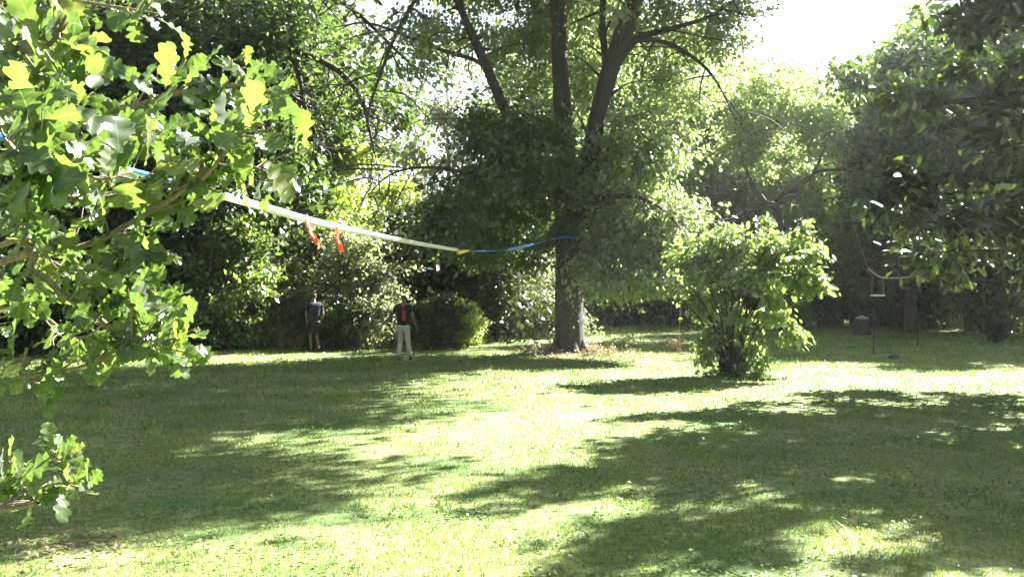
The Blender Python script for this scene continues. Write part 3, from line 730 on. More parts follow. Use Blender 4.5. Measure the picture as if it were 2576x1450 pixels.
# ------------------------------------------------------------------ glossy dark magnolia at the right
def magnolia():
    rng = np.random.default_rng(15)
    x0, y0 = 11.7, 17.5
    root = empty("magnolia_tree", (x0, y0, 0), "big dark glossy-leaved magnolia filling the right side of the view", "tree")
    H = 9.9
    t = Tubes()
    t.add([(0, 0, -.2), (0.05, 0, 2), (-.1, .1, 5), (0, 0, 10.6)], [.3, .22, .17, .03], 12, 5, .1, rng)
    link("trunk", t.mesh("trunk"), M['bark_dark'], root)
    tb = Tubes(); lobes = []
    for i in range(46):
        z = 2.3 + (H - 2.8) * (i / 46.)
        a = i * 2.4
        R = 5.5 * (1 - max(0, (z - 3.8)) / (H - 2.2)) ** .48
        if z < 3: R *= .9
        R *= rng.uniform(.8, 1.1)
        e = np.array([R * math.cos(a), R * math.sin(a), z + rng.uniform(-.2, .5)])
        s = np.array([0, 0, z - .3 * (R / 5)])
        tb.add([s, s * .5 + e * .5 + np.array([0, 0, .25]), e], [.07, .045, .01], 6, 4)
        for k, q in ((.5, .9), (.8, .9)):
            c = s * (1 - k) + e * k + np.array([0, 0, .15])
            lobes.append((c[0], c[1], c[2], q * 1.25, q * 1.25, q * .75, 1.0))
    link("branch", tb.mesh("branch"), M['bark_dark'], root)
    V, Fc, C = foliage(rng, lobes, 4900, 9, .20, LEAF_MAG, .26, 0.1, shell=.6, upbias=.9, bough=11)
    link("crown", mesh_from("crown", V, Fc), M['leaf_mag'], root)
magnolia()

# ------------------------------------------------------------------ near oak with lobed leaves
def oak_leaf_template(ns=37):
    """obovate leaf with four rounded lobes a side"""
    ct = [0, .10, .18, .24, .30, .36, .43, .50, .55, .61, .68, .75, .79, .83, .89, .94, .98, 1]
    cw = [.012, .03, .14, .17, .09, .12, .27, .28, .16, .19, .36, .36, .23, .24, .27, .22, .12, .02]
    V = []; Fc = []
    for i in range(ns):
        t = i / (ns - 1)
        W1 = float(np.interp(t, ct, cw)); W2 = float(np.interp(min(1, t + .035), ct, cw))
        bend = -0.20 * (t - .2) ** 2
        wv = .03 * math.sin(t * 21)
        V += [(-W1, t + .16 * W1, bend + .14 * W1 + wv), (0, t, bend), (W2, t + .16 * W2, bend + .14 * W2 - wv)]
    for i in range(ns - 1):
        for j in range(2):
            a = i * 3 + j; Fc.append([a, a + 1, a + 4, a + 3])
    return np.array(V), np.array(Fc)

def add_veins(m):
    """paler midrib and side veins, laid along each leaf"""
    t = m.node_tree; p = t.nodes["Principled BSDF"]
    ramp = [n for n in t.nodes if n.type == 'VALTORGB'][0]
    uv = t.nodes.new("ShaderNodeUVMap"); uv.uv_map = "leaf"
    sp = t.nodes.new("ShaderNodeSeparateXYZ"); t.links.new(uv.outputs[0], sp.inputs[0])
    def math_(op, a, b=None, c=None):
        n = t.nodes.new("ShaderNodeMath"); n.operation = op
        for i, v in enumerate((a, b, c)):
            if v is None: continue
            if isinstance(v, (int, float)): n.inputs[i].default_value = v
            else: t.links.new(v, n.inputs[i])
        return n.outputs[0]
    au = math_('ABSOLUTE', math_('SUBTRACT', sp.outputs[0], .5))
    fr = math_('FRACT', math_('MULTIPLY', math_('SUBTRACT', sp.outputs[1], math_('MULTIPLY', au, .75)), 8.0))
    side = math_('LESS_THAN', math_('ABSOLUTE', math_('SUBTRACT', fr, .5)), .07)
    mid = math_('LESS_THAN', au, .014)
    v = math_('MULTIPLY', math_('MAXIMUM', math_('MULTIPLY', side, .5), mid), .55)
    nz = t.nodes.new("ShaderNodeTexNoise"); nz.inputs["Scale"].default_value = 45
    tc = t.nodes.new("ShaderNodeTexCoord"); t.links.new(tc.outputs["Object"], nz.inputs[0])
    br = math_('ADD', math_('MULTIPLY', nz.outputs[0], .9), .55)
    dest = [l.to_socket for l in ramp.outputs[0].links]
    m1 = t.nodes.new("ShaderNodeMix"); m1.data_type = 'RGBA'; m1.blend_type = 'MULTIPLY'; m1.inputs[0].default_value = 1
    t.links.new(ramp.outputs[0], m1.inputs[6])
    cb = t.nodes.new("ShaderNodeCombineXYZ")
    for k in range(3): t.links.new(br, cb.inputs[k])
    t.links.new(cb.outputs[0], m1.inputs[7])
    m2 = t.nodes.new("ShaderNodeMix"); m2.data_type = 'RGBA'
    t.links.new(v, m2.inputs[0]); t.links.new(m1.outputs[2], m2.inputs[6]); m2.inputs[7].default_value = (.15, .18, .07, 1)
    for d_ in dest: t.links.new(m2.outputs[2], d_)

def oak():
    rng = np.random.default_rng(41)
    tv, tf = oak_leaf_template(37)
    x0, y0 = -3.6, 3.6
    root = empty("oak_tree", (x0, y0, 0), "near oak reaching in from the left with big lobed leaves", "tree")
    O = np.array([x0, y0, 0])
    W = lambda dx, dy, D: Q(dx, dy, D) - O
    t = Tubes()
    t.add([(0, 0, -.2), (.02, 0, .6), (.05, .02, 1.5), (.0, 0, 2.8), (.1, .05, 5.5)], [.2, .15, .13, .11, .05], 14, 5, .12, rng)
    link("trunk", t.mesh("trunk"), M['bark'], root)
    limbs = [  # start on trunk z, then display points
        (1.9, [(-60, 210, 3.2), (60, 250, 3.0), (200, 310, 2.9), (300, 335, 2.85), (400, 350, 2.8), (440, 362, 2.8)], .022),
        (2.2, [(-60, 120, 3.2), (60, 130, 2.9), (130, 110, 2.8), (170, 40, 2.75)], .02),
        (2.3, [(-40, 20, 3.4), (130, 0, 3.3), (300, 20, 3.3), (420, 40, 3.3)], .014),
        (1.7, [(-60, 420, 3.2), (80, 470, 3.0), (240, 500, 3.1), (400, 470, 3.1), (520, 455, 3.1), (620, 420, 3.1), (690, 440, 3.1)], .02),
        (1.9, [(-20, 260, 3.5), (200, 250, 3.4), (320, 270, 3.3), (420, 240, 3.2), (520, 230, 3.2), (620, 205, 3.2), (660, 150, 3.2)], .018),
        (1.6, [(-60, 600, 3.2), (60, 610, 3.0), (200, 620, 3.1), (330, 560, 3.1), (430, 500, 3.0), (520, 440, 3.0), (590, 350, 3.0), (660, 310, 3.0)], .018),
        (1.5, [(-60, 680, 3.0), (80, 680, 2.9), (160, 740, 2.9), (250, 800, 2.85), (300, 855, 2.8), (330, 870, 2.8), (440, 850, 2.75)], .018),
        (1.5, [(-60, 640, 3.3), (80, 640, 3.2), (220, 700, 3.1), (330, 700, 3.0), (400, 760, 3.0), (430, 800, 3.0)], .014),
        (1.3, [(-60, 930, 2.9), (30, 945, 2.8), (100, 940, 2.8), (190, 925, 2.8), (290, 890, 2.8)], .014),
        (1.5, [(-60, 790, 3.4), (80, 780, 3.3), (200, 850, 3.2), (300, 770, 3.1)], .014),
        (1.7, [(-60, 320, 2.7), (20, 360, 2.5), (60, 400, 2.4), (150, 420, 2.4), (260, 450, 2.45), (330, 430, 2.5)], .014),
        (1.1, [(-60, 1290, 2.4), (20, 1260, 2.35), (80, 1235, 2.35), (140, 1215, 2.35), (200, 1225, 2.35)], .009),
        (1.1, [(-30, 1275, 2.4), (20, 1225, 2.4), (70, 1190, 2.4), (120, 1160, 2.4), (165, 1150, 2.4)], .006),
    ]
    clusters = {
        0: [(320, 330), (430, 360), (250, 300), (480, 350), (150, 290), (210, 340)],
        1: [(60, 60), (130, 60), (190, 100), (160, 200), (230, 150), (150, 20), (90, 170), (40, 120), (170, 260), (20, 30), (205, 30)],
        2: [(400, 40), (360, 50)],
        3: [(280, 470), (130, 480), (40, 480), (560, 470), (600, 420), (640, 400), (730, 440), (700, 400), (500, 480), (410, 480), (720, 480), (350, 470), (540, 420)],
        4: [(500, 165), (385, 200), (470, 150), (560, 265), (640, 170), (675, 160), (600, 150), (420, 230), (290, 270), (60, 250)],
        5: [(480, 355), (540, 310), (600, 320), (640, 330), (690, 315), (720, 300), (560, 360), (400, 560), (350, 580), (170, 590), (60, 570), (480, 500), (620, 380)],
        6: [(40, 700), (140, 690), (250, 770), (300, 850), (420, 830), (470, 850), (400, 885), (350, 840), (470, 885), (210, 780), (450, 860), (490, 825), (360, 880), (430, 770), (390, 800)],
        7: [(380, 640), (300, 700), (360, 690), (400, 760), (440, 770), (180, 690), (240, 650), (330, 730), (90, 640)],
        8: [(60, 920), (130, 900), (200, 900), (280, 860), (140, 960), (20, 900), (250, 900)],
        9: [(60, 800), (140, 830), (230, 820), (310, 780), (20, 780), (180, 860), (100, 750)],
        10: [(20, 330), (90, 400), (130, 410), (330, 410), (280, 470), (60, 440), (200, 430)],
        11: [(230, 1235), (140, 1225), (60, 1240), (30, 1270), (180, 1210)],
        12: [(20, 1160), (50, 1190), (130, 1130), (150, 1160), (185, 1145), (90, 1180)],
    }
    for li, (zt, pts, r) in enumerate(limbs):
        P = [np.array([0, 0, zt])] + [W(*p) for p in pts]
        n = len(P)
        tb = Tubes(); tb.add(P, list(np.linspace(r * .75, r * .22, n)), 8, 5, .15, rng)
        PP, RR = smooth_path(P, [r] * n, 6)
        pos, Y, N, sz = [], [], [], []
        cl = [(c[0], c[1], None, 1) for c in clusters[li]]
        # fill along the limb
        for i in range(8, len(PP), 2):
            if rng.random() < (.6 if li not in (2, 8, 11, 12) else (.15 if li in (2, 8) else 0)): cl.append((PP[i][0], PP[i][2], PP[i] + rng.normal(size=3) * .07, .9))
        for cx, cyy, p3, s_ in cl:
            if p3 is None and cx > 500: cx = 500 + (cx - 500) * .85
            if p3 is None:
                Dd = float(np.interp(cx, [p[0] for p in pts], [p[2] for p in pts])) + rng.normal() * .06
                p3 = W(cx, cyy, Dd)
            j = int(np.argmin(np.linalg.norm(PP - p3, axis=1)))
            j = max(0, j - 3)
            a = PP[j]; d = p3 - a; L = np.linalg.norm(d)
            tb.add([a, a + d * .5 + rng.normal(size=3) * .012, p3], [.0035, .0028, .0016], 5, 4)
            tw = d / (L + 1e-6)
            k = rng.integers(3, 8)
            for q in range(k - (1 if li in (4, 5, 9) else 0)):
                ang = q * 2.4 + rng.random()
                side = np.cross(tw, rnd_dirs(rng, 1)[0]); side /= np.linalg.norm(side)
                yv = tw * rng.uniform(.15, 1.0) + side * rng.uniform(.5, 1.1) + np.array([.12, 0, rng.uniform(-.25, .45) + (.55 if li > 10 else 0)])
                pos.append(p3 - tw * .03 * q + side * .008); Y.append(yv)
                N.append(np.array([rng.normal() * .65, -.75 + rng.normal() * .6, .55]))
                sz.append(rng.uniform(.055, .128) * s_ * (1.2 if li in (1, 10) else (.62 if li > 10 else (.82 if li in (6, 8) else 1.0))))
        link("branch", tb.mesh("branch"), M['twig'], root)
        pos = np.array(pos); Y = np.array(Y); N = np.array(N); sz = np.array(sz)
        V, Fc = leaves(pos, Y, N, sz, (tv, tf))
        V = V.reshape(-1, len(tv), 3)
        # individual curl
        cu = rng.normal(size=len(V)) * .9
        V[:, :, 2] -= (cu * sz)[:, None] * ((tv[:, 1] - .1) ** 2)[None] * .35
        lm = mesh_from("foliage", V.reshape(-1, 3), Fc)
        ul = lm.uv_layers.new(name="leaf")
        tu = np.stack([tv[:, 0] + .5, tv[:, 1]], 1)[Fc.ravel() % len(tv)]
        ul.data.foreach_set("uv", tu.astype(np.float32).ravel())
        link("foliage", lm, M['oak_leaf'], root, smooth=True)
M['twig'] = bark_mat("twig_bark", (0.10, 0.075, 0.055), (0.26, 0.21, 0.16), 30, .3, .3)
M['oak_leaf'] = leaf_mat("oak_leaf", (0.025, 0.055, 0.016), (0.08, 0.125, 0.032), (0.12, 0.14, 0.04), 0.5, 0.32, (2.2, 2.2, 1.1), 0.95, (0.13, 0.155, 0.125))
add_veins(M['oak_leaf'])
oak()

# ------------------------------------------------------------------ webbing line from the oak to the big tree
def invD(dx):      # depth of the line where it is seen at dx
    return 1.0 / (1 / 3.6 + (dx + 30) / 1425.0 * (1 / 29.0 - 1 / 3.6))
LINE = [(-30, 335), (60, 358), (140, 383), (270, 413), (420, 452), (580, 497), (680, 525), (770, 551), (850, 571), (960, 594), (1060, 613), (1150, 628), (1200, 631), (1250, 630), (1290, 626), (1330, 617), (1395, 598)]
def ribbon(P, wid, ang, thick=.003):
    """flat webbing with a little thickness, twisted by ang (0 = upright)"""
    P = np.array(P, float); T = np.gradient(P, axis=0); T /= np.linalg.norm(T, axis=1)[:, None]
    V = []
    for p, t, w, a in zip(P, T, wid, ang):
        s = np.cross(t, (0, 0, 1)); s /= np.linalg.norm(s); u = np.cross(s, t)
        d = u * math.cos(a) + s * math.sin(a); e = s * math.cos(a) - u * math.sin(a)
        V += [p + d * w / 2 + e * thick / 2, p - d * w / 2 + e * thick / 2, p - d * w / 2 - e * thick / 2, p + d * w / 2 - e * thick / 2]
    Fc = []
    for i in range(len(P) - 1):
        for j in range(4):
            a = i * 4 + j; b = i * 4 + (j + 1) % 4; Fc.append([a, b, b + 4, a + 4])
    return np.array(V), np.array(Fc)
def strap():
    root = empty("slackline", Q(-30, 335, 3.6), "white flat webbing line with blue ends stretched from the oak to the big tree", "slackline")
    O = np.array(root.location)
    xs = [p[0] for p in LINE]; ys = [p[1] for p in LINE]
    def seg(name, a, b, mat, wf, af):
        X = np.linspace(a, b, 90)
        P = [Q(x, np.interp(x, xs, ys), invD(x)) - O for x in X]
        P = np.array(P)
        for it in range(6): P[1:-1] = (P[:-2] + 2 * P[1:-1] + P[2:]) / 4
        V, Fc = ribbon(P, [wf(x) for x in X], [af(x) for x in X])
        return link(name, mesh_from(name, V, Fc), mat, root)
    blue = plain("blue_webbing", (0.03, 0.16, 0.55), .6, trans=.2)
    white = plain("white_webbing", (0.84, 0.83, 0.80), .6, var=.04, trans=.6)
    seg("blue_strap", -30, 560, blue, lambda x: .028, lambda x: .6)
    seg("webbing", 560, 1150, white, lambda x: .05, lambda x: .25 + .9 * abs(x - 800) / 400 * (1 if x < 800 else .75))
    seg("blue_strap", 1150, 1397, blue, lambda x: .03 if x < 1185 else (.014 if x < 1275 else (.06 if x < 1340 else .02)), lambda x: .9 if x < 1270 else .3)
    # loop around the big trunk
    c = Q(1429, 598, 29.3)
    a = np.linspace(0, 2 * math.pi, 41)
    P = np.stack([c[0] + .42 * np.cos(a), 29.3 + .42 * np.sin(a), np.full(41, c[2])], 1) - O
    V, Fc = ribbon(P, [.07] * 41, [0] * 41)
    link("trunk_loop", mesh_from("trunk_loop", V, Fc), blue, root)
    # ratchet with yellow handle
    tb = Tubes(); p = Q(1150, 628, invD(1150)) - O
    p2 = Q(1178, 630, invD(1178)) - O
    tb.add([p + (0, -.03, -.02), (p + p2) / 2 + (0, -.03, -.01), p2 + (0, -.03, 0)], [.012, .018, .012], 6, 3)
    tb.add([p + (0, -.03, -.05), p + (.02, -.05, -.045), p2 + (0, -.05, .0)], [.012, .014, .012], 6, 3)
    link("ratchet", tb.mesh("ratchet"), plain("yellow_metal", (.75, .5, .04), .4), root)
    # anchor loop at the oak
strap()

def streamer(dx, label, seed, lean):
    rng = np.random.default_rng(seed)
    p = Q(dx, np.interp(dx, [q[0] for q in LINE], [q[1] for q in LINE]), invD(dx))
    root = empty("streamer", p, label, "streamer", "orange streamers tied to the white webbing")
    om = plain("orange_ribbon", (.85, .11, .03), .55, trans=.35)
    tb = Tubes(); a = np.linspace(0, 2 * math.pi, 9)
    tb.add([(0, .028 * math.cos(q), .034 * math.sin(q)) for q in a], [.005] * 9, 5, 2)
    link("knot", tb.mesh("knot"), om, root)
    for k in range(3):
        L = .14 + .05 * rng.random(); n = 12
        s = np.linspace(0, 1, n)
        P = np.stack([lean * s * L + .015 * (k - 1) * s + .008 * np.sin(s * 9 + k), -.02 - .02 * k + .01 * np.sin(s * 7), -.02 - s * L], 1)
        V, Fc = ribbon(P, .010 + .014 * s, [.4 + k * .6 + v * 1.5 for v in s], .0015)
        # ribbons hang: side vector from the world x axis
        V = []
        for i in range(n):
            w = .009 + .011 * s[i]; an = k * .7 + s[i]; d = np.array([math.cos(an), math.sin(an), 0]) * w; e = np.array([-math.sin(an), math.cos(an), 0]) * .001
            V += [P[i] - d + e, P[i] + d + e, P[i] + d - e, P[i] - d - e]
        link("tail", mesh_from("tail", np.array(V), Fc), om, root)
streamer(772, "left one of two orange streamers tied to the white webbing, hanging aslant", 1, .55)
streamer(848, "right one of two orange streamers tied to the white webbing, hanging straighter", 2, .22)

# ------------------------------------------------------------------ people
def skin_obj(name, parent, mat, V, E, R, sub=2, root_i=0):
    me = bpy.data.meshes.new(name)
    me.from_pydata([tuple(v) for v in V], E, [])
    o = bpy.data.objects.new(name, me); col.objects.link(o); o.parent = parent
    me.materials.append(mat)
    md = o.modifiers.new("skin", 'SKIN')
    sv = me.skin_vertices[0].data if len(me.skin_vertices) else None
    for i, r in enumerate(R):
        r = r if isinstance(r, tuple) else (r, r)
        sv[i].radius = r
        sv[i].use_root = (i == root_i)
    md.use_smooth_shade = True
    ss = o.modifiers.new("sub", 'SUBSURF'); ss.levels = sub; ss.render_levels = sub
    dg = bpy.context.evaluated_depsgraph_get()
    ev = o.evaluated_get(dg)
    me2 = bpy.data.meshes.new_from_object(ev)
    o.modifiers.clear(); o.data = me2
    me2.polygons.foreach_set("use_smooth", np.ones(len(me2.polygons), dtype=bool))
    if len(me2.materials) == 0: me2.materials.append(mat)
    return o

def ensure_skin(me):
    if not me.skin_vertices:
        bm = __import__("bmesh").new(); bm.from_mesh(me); bm.verts.layers.skin.verify(); bm.to_mesh(me); bm.free()

def person(name, loc, rz, label, J, mats, sleeves, pack=False, shorts=False):
    """J: joints dict (x right, y forward of the person, z up)"""
    root = empty(name, loc, label, "person", "people walking on the lawn", rz)
    J = {k: np.array(v, float) for k, v in J.items()}
    # ---- body
    names = []; V = []; E = []; R = []
    def add(p, r, par=None):
        V.append(np.array(p, float)); R.append(r)
        if par is not None: E.append((par, len(V) - 1))
        return len(V) - 1
    pel = add(J['pelvis'], (.15, .11))
    wai = add((J['pelvis'] + J['chest']) / 2 + (0, 0, -.02), (.135, .10), pel)
    che = add(J['chest'], (.165, .11), wai)
    nb = add(J['neck'], (.065, .06), che)
    n2 = add(J['neck'] + (0, .01, .06), (.055, .055), nb)
    h1 = add(J['head'] + (0, .02, -.07), (.066, .08), n2)
    h2 = add(J['head'] + (0, 0, .0), (.078, .095), h1)
    h3 = add(J['head'] + (0, -.005, .075), (.062, .078), h2)
    for s, sx in (('L', -1), ('R', 1)):
        sh = add(J['sh' + s], .055, che)
        el = add(J['el' + s], .040, sh)
        wr = add(J['wr' + s], .027, el)
        d = J['wr' + s] - J['el' + s]; d /= np.linalg.norm(d)
        pm = add(J['wr' + s] + d * .05, (.034, .022), wr)
        side = np.cross(d, (0, 1, 0)); side /= np.linalg.norm(side)
        fwd = np.array([0, 1, 0.0])
        for q in range(4):
            b = J['wr' + s] + d * .085 + fwd * (q - 1.5) * .019
            L = (.065, .08, .075, .058)[q]
            f1 = add(b, .0095, pm); f2 = add(b + d * L * .5 + side * sx * -.006, .0085, f1); add(b + d * L + side * sx * -.022, .007, f2)
        tb_ = add(J['wr' + s] + d * .04 + fwd * .035, .010, wr); add(J['wr' + s] + d * .085 + fwd * .052, .008, tb_)
        hp = add(J['hip' + s], (.088, .09), pel)
        kn = add(J['kn' + s], .055, hp)
        an = add(J['an' + s], .036, kn)
        ft = add(J['an' + s] + (0, .09, -.05), (.04, .03), an)
        add(J['an' + s] + (0, .17, -.062), (.036, .02), ft)
    me = bpy.data.meshes.new("tmp")
    skin_obj2("body", root, mats['skin'], V, E, R)
    # ---- face
    hc = J['head']
    fm = Tubes()
    fm.add([hc + (0, .088, .012), hc + (0, .108, -.018), hc + (0, .098, -.03)], [.008, .014, .012], 6, 3)
    link("nose", fm.mesh("nose"), mats['skin'], root)
    for sx in (-1, 1):
        fm = Tubes(); fm.add([hc + (.075 * sx, -.005, .02), hc + (.086 * sx, -.01, .0), hc + (.077 * sx, 0, -.03)], [.012, .016, .01], 6, 3)
        link("ear", fm.mesh("ear"), mats['skin'], root)
        fm = Tubes(); fm.add([hc + (.032 * sx - .012, .083, .012), hc + (.032 * sx, .09, .012), hc + (.032 * sx + .012, .083, .012)], [.004, .008, .004], 6, 3)
        link("eye", fm.mesh("eye"), mats['dark'], root)
    fm = Tubes(); fm.add([hc + (-.024, .08, -.052), hc + (0, .09, -.054), hc + (.024, .08, -.052)], [.003, .006, .003], 6, 3)
    link("mouth", fm.mesh("mouth"), mats['lip'], root)
    # ---- hair
    skin_obj2("hair", root, mats['hair'], [hc + (0, -.02, .085), hc + (0, -.045, .045), hc + (0, -.05, -.01)], [(0, 1), (1, 2)], [(.078, .085), (.085, .08), (.062, .05)])
    # ---- shirt
    V = []; E = []; R = []
    a0 = add(J['pelvis'] + (0, 0, -.10), (.205, .17)); a1 = add((J['pelvis'] + J['chest']) / 2, (.195, .165), a0); a2 = add(J['chest'] + (0, 0, .02), (.21, .165), a1)
    a3 = add(J['neck'] + (0, 0, -.005), (.09, .08), a2)
    for s in 'LR':
        b = add(J['sh' + s] + (0, 0, .008), .085, a2)
        e = J['sh' + s] * (1 - sleeves) + J['el' + s] * sleeves
        add(e, .066, b)
        if sleeves >= 1:
            add(J['wr' + s] * .9 + J['el' + s] * .1, .04, len(V) - 1)
    skin_obj2("shirt", root, mats['shirt'], V, E, R)
    # ---- trousers
    V = []; E = []; R = []
    a0 = add(J['pelvis'] + (0, 0, .02), (.185, .15)); a1 = add(J['pelvis'] + (0, 0, -.06), (.18, .15), a0)
    for s in 'LR':
        b = add(J['hip' + s] + (0, 0, -.05), (.105, .105), a1); c = add(J['kn' + s] + (0, 0, .0), .078, b)
        if not shorts: add(J['an' + s] + (0, 0, .03), .066, c)
    skin_obj2("shorts" if shorts else "trousers", root, mats['trousers'], V, E, R)
    for s in 'LR':
        a = J['an' + s]
        skin_obj2("shoe", root, mats['shoe'], [a + (0, -.05, -.05), a + (0, .03, -.045), a + (0, .12, -.065), a + (0, .18, -.07)], [(0, 1), (1, 2), (2, 3)], [(.045, .045), (.05, .055), (.05, .04), (.038, .03)])
    if pack:
        c = J['chest']
        skin_obj2("bag", root, mats['pack'], [c + (.06, -.20, .06), c + (.06, -.22, -.10), c + (.055, -.21, -.26)], [(0, 1), (1, 2)], [(.045, .05), (.06, .07), (.05, .055)])
        tb2 = Tubes(); tb2.add([c + (.06, -.13, .16), c + (.1, .0, .22), c + (.08, .13, .08), c + (.0, .14, -.12), c + (-.12, .02, -.25), c + (0.03, -.15, -.27)], [.014] * 6, 6, 5)
        link("bag_strap", tb2.mesh("bag_strap"), mats['pack'], root)
    return root

def skin_obj2(name, parent, mat, V, E, R):
    me = bpy.data.meshes.new(name)
    me.from_pydata([tuple(float(c) for c in v) for v in V], E, [])
    o = bpy.data.objects.new(name, me); col.objects.link(o)
    md = o.modifiers.new("skin", 'SKIN')
    ensure_skin(me)
    sv = me.skin_vertices[0].data
    for i, r in enumerate(R):
        sv[i].radius = r if isinstance(r, tuple) else (r, r); sv[i].use_root = (i == 0)
    ss = o.modifiers.new("sub", 'SUBSURF'); ss.levels = 2; ss.render_levels = 2
    bpy.context.view_layer.update()
    dg = bpy.context.evaluated_depsgraph_get()
    me2 = bpy.data.meshes.new_from_object(o.evaluated_get(dg))
    o.modifiers.clear(); o.data = me2; me2.name = name
    me2.materials.clear(); me2.materials.append(mat)
    me2.polygons.foreach_set("use_smooth", np.ones(len(me2.polygons), dtype=bool))
    o.parent = parent
    return o

skin_m = plain("skin", (.15, .09, .06), .6, var=.05); hair_m = plain("hair", (.03, .022, .016), .6)
lip_m = plain("lip", (.35, .14, .12), .5); dark_m = plain("eye_dark", (.03, .025, .02), .2)
# walker in pale trousers, seen from behind, arms held out
p = Q(1015, 900, 26.7)
person("person", (p[0], 26.7, ground_z(p[0], 26.7)), math.radians(-8),
       "person in black top with red bag and pale trousers walking away, arms held out", dict(
    pelvis=(0, 0, .98), chest=(.0, -.02, 1.33), neck=(0, 0, 1.50), head=(0, .03, 1.66),
    shL=(-.19, 0, 1.43), elL=(-.36, .03, 1.20), wrL=(-.56, .10, 1.02),
    shR=(.19, 0, 1.43), elR=(.27, -.06, 1.16), wrR=(.33, .04, .92),
    hipL=(-.09, 0, .90), knL=(-.10, .08, .50), anL=(-.13, -.10, .085),
    hipR=(.09, 0, .90), knR=(.10, .05, .50), anR=(.16, .10, .085)),
    dict(skin=skin_m, hair=hair_m, lip=lip_m, dark=dark_m, shirt=plain("black_cloth", (.006, .006, .008), .9), trousers=plain("pale_trousers", (.40, .36, .30), .85, var=.1),
         shoe=plain("dark_shoe", (.03, .028, .025), .6), pack=plain("red_cloth", (.25, .02, .02), .7)), .55, pack=True)
# second person in dark blue, in the shade of the shrubs
p = Q(790, 880, 29.6)
person("person", (p[0], 29.6, ground_z(p[0], 29.6)), math.radians(25),
       "person in dark blue top and dark shorts stepping along the shaded shrubs", dict(
    pelvis=(0, 0, .96), chest=(.0, .03, 1.31), neck=(0, .05, 1.48), head=(0, .09, 1.64),
    shL=(-.19, .03, 1.41), elL=(-.25, .0, 1.14), wrL=(-.20, .16, .94),
    shR=(.19, .03, 1.41), elR=(.26, -.05, 1.14), wrR=(.24, .08, .92),
    hipL=(-.09, 0, .88), knL=(-.08, .14, .50), anL=(-.08, .06, .085),
    hipR=(.09, 0, .88), knR=(.09, .02, .48), anR=(.08, -.22, .11)),
    dict(skin=skin_m, hair=hair_m, lip=lip_m, dark=dark_m, shirt=plain("navy_cloth", (.008, .012, .028), .9), trousers=plain("dark_shorts", (.009, .009, .011), .85),
         shoe=plain("brown_shoe", (.05, .035, .025), .6), pack=None), .8, shorts=True)

# ------------------------------------------------------------------ right side: rope, swing, stakes, stump, round bush
def rope():
    D = 30
    pts = [(2183, 675), (2200, 688), (2220, 697), (2260, 698), (2300, 694), (2330, 688), (2360, 672)]
    P = [Q(x, y, D) for x, y in pts]; O = P[0].copy()
    root = empty("hanging_rope", O, "thin pale pinkish rope sagging under the dark trees at right", "rope")
    tb = Tubes(); tb.add([q - O for q in P], [.02] * 7, 6, 6)
    tb.add([P[0] - O, P[0] - O + (-.4, .3, 1.6), P[0] - O + (-.5, .6, 3.4)], [.004, .004, .004], 5, 4)
    tb.add([P[-1] - O, P[-1] - O + (.3, .3, 1.6), P[-1] - O + (.5, .6, 3.4)], [.004, .004, .004], 5, 4)
    link("cord", tb.mesh("cord"), plain("pink_rope", (.62, .42, .38), .8), root)
    c = Q(2207, 742, D); O = Q(2207, 694, D)
    root = empty("rope_swing", O, "small white bar swing hanging on two cords from the sagging rope", "swing")
    w = S(18, D); b = c[2] - O[2]
    tb = Tubes(); tb.add([(-w, 0, b), (0, 0, b), (w, 0, b)], [.028, .03, .028], 8, 2)
    link("seat_bar", tb.mesh("seat_bar"), plain("white_bar", (.7, .68, .64), .5), root)
    for sx in (-1, 1):
        tb = Tubes(); tb.add([(sx * w * .85, 0, b), (sx * w * .8, 0, b * .5), (sx * w * .72, 0, 0)], [.008] * 3, 5, 3)
        link("cord", tb.mesh("cord"), plain("grey_cord", (.35, .34, .32), .8), root)
rope()

def stake(dx, y1, y0, D, label):
    b = Q(dx, y1, D)
    root = empty("garden_stake", (b[0], D, ground_z(b[0], D)), label, "stake", "thin dark stakes standing in the shaded lawn")
    H = S(y1 - y0, D); tb = Tubes()
    tb.add([(0, 0, -.1), (.01, 0, H * .5), (-.03, 0, H)], [.022, .02, .02], 7, 3)
    link("post", tb.mesh("post"), M['stake'], root)
    tb = Tubes(); tb.add([(-.03, -.0, H * .93), (.07, 0, H * .96), (.10, 0, H * 1.02)], [.012, .012, .01], 5, 3)
    link("hook", tb.mesh("hook"), M['stake'], root)
M['stake'] = plain("dark_iron", (.03, .035, .03), .6, .4)
stake(2197, 889, 770, 28.7, "taller nearer thin dark stake below the little swing")
stake(2308, 866, 800, 32.6, "shorter farther thin dark stake right of the little swing")

def stump():
    rng = np.random.default_rng(51); D = 39
    b = Q(2167, 834, D)
    root = empty("tree_stump", (b[0], D, 0), "short dark tree stump with pale cut top at the edge of the shade", "stump")
    tb = Tubes(); tb.add([(0, 0, -.05), (0, 0, .15), (0, 0, .4), (.01, 0, .62)], [.40, .32, .29, .28], 16, 4, .12, rng)
    link("bark", tb.mesh("bark"), M['bark_dark'], root)
    tb = Tubes(); tb.add([(.01, 0, .60), (.01, 0, .655)], [.27, .265], 18, 2)
    link("cut_top", tb.mesh("cut_top"), plain("cut_wood", (.38, .34, .28), .8), root)
stump()

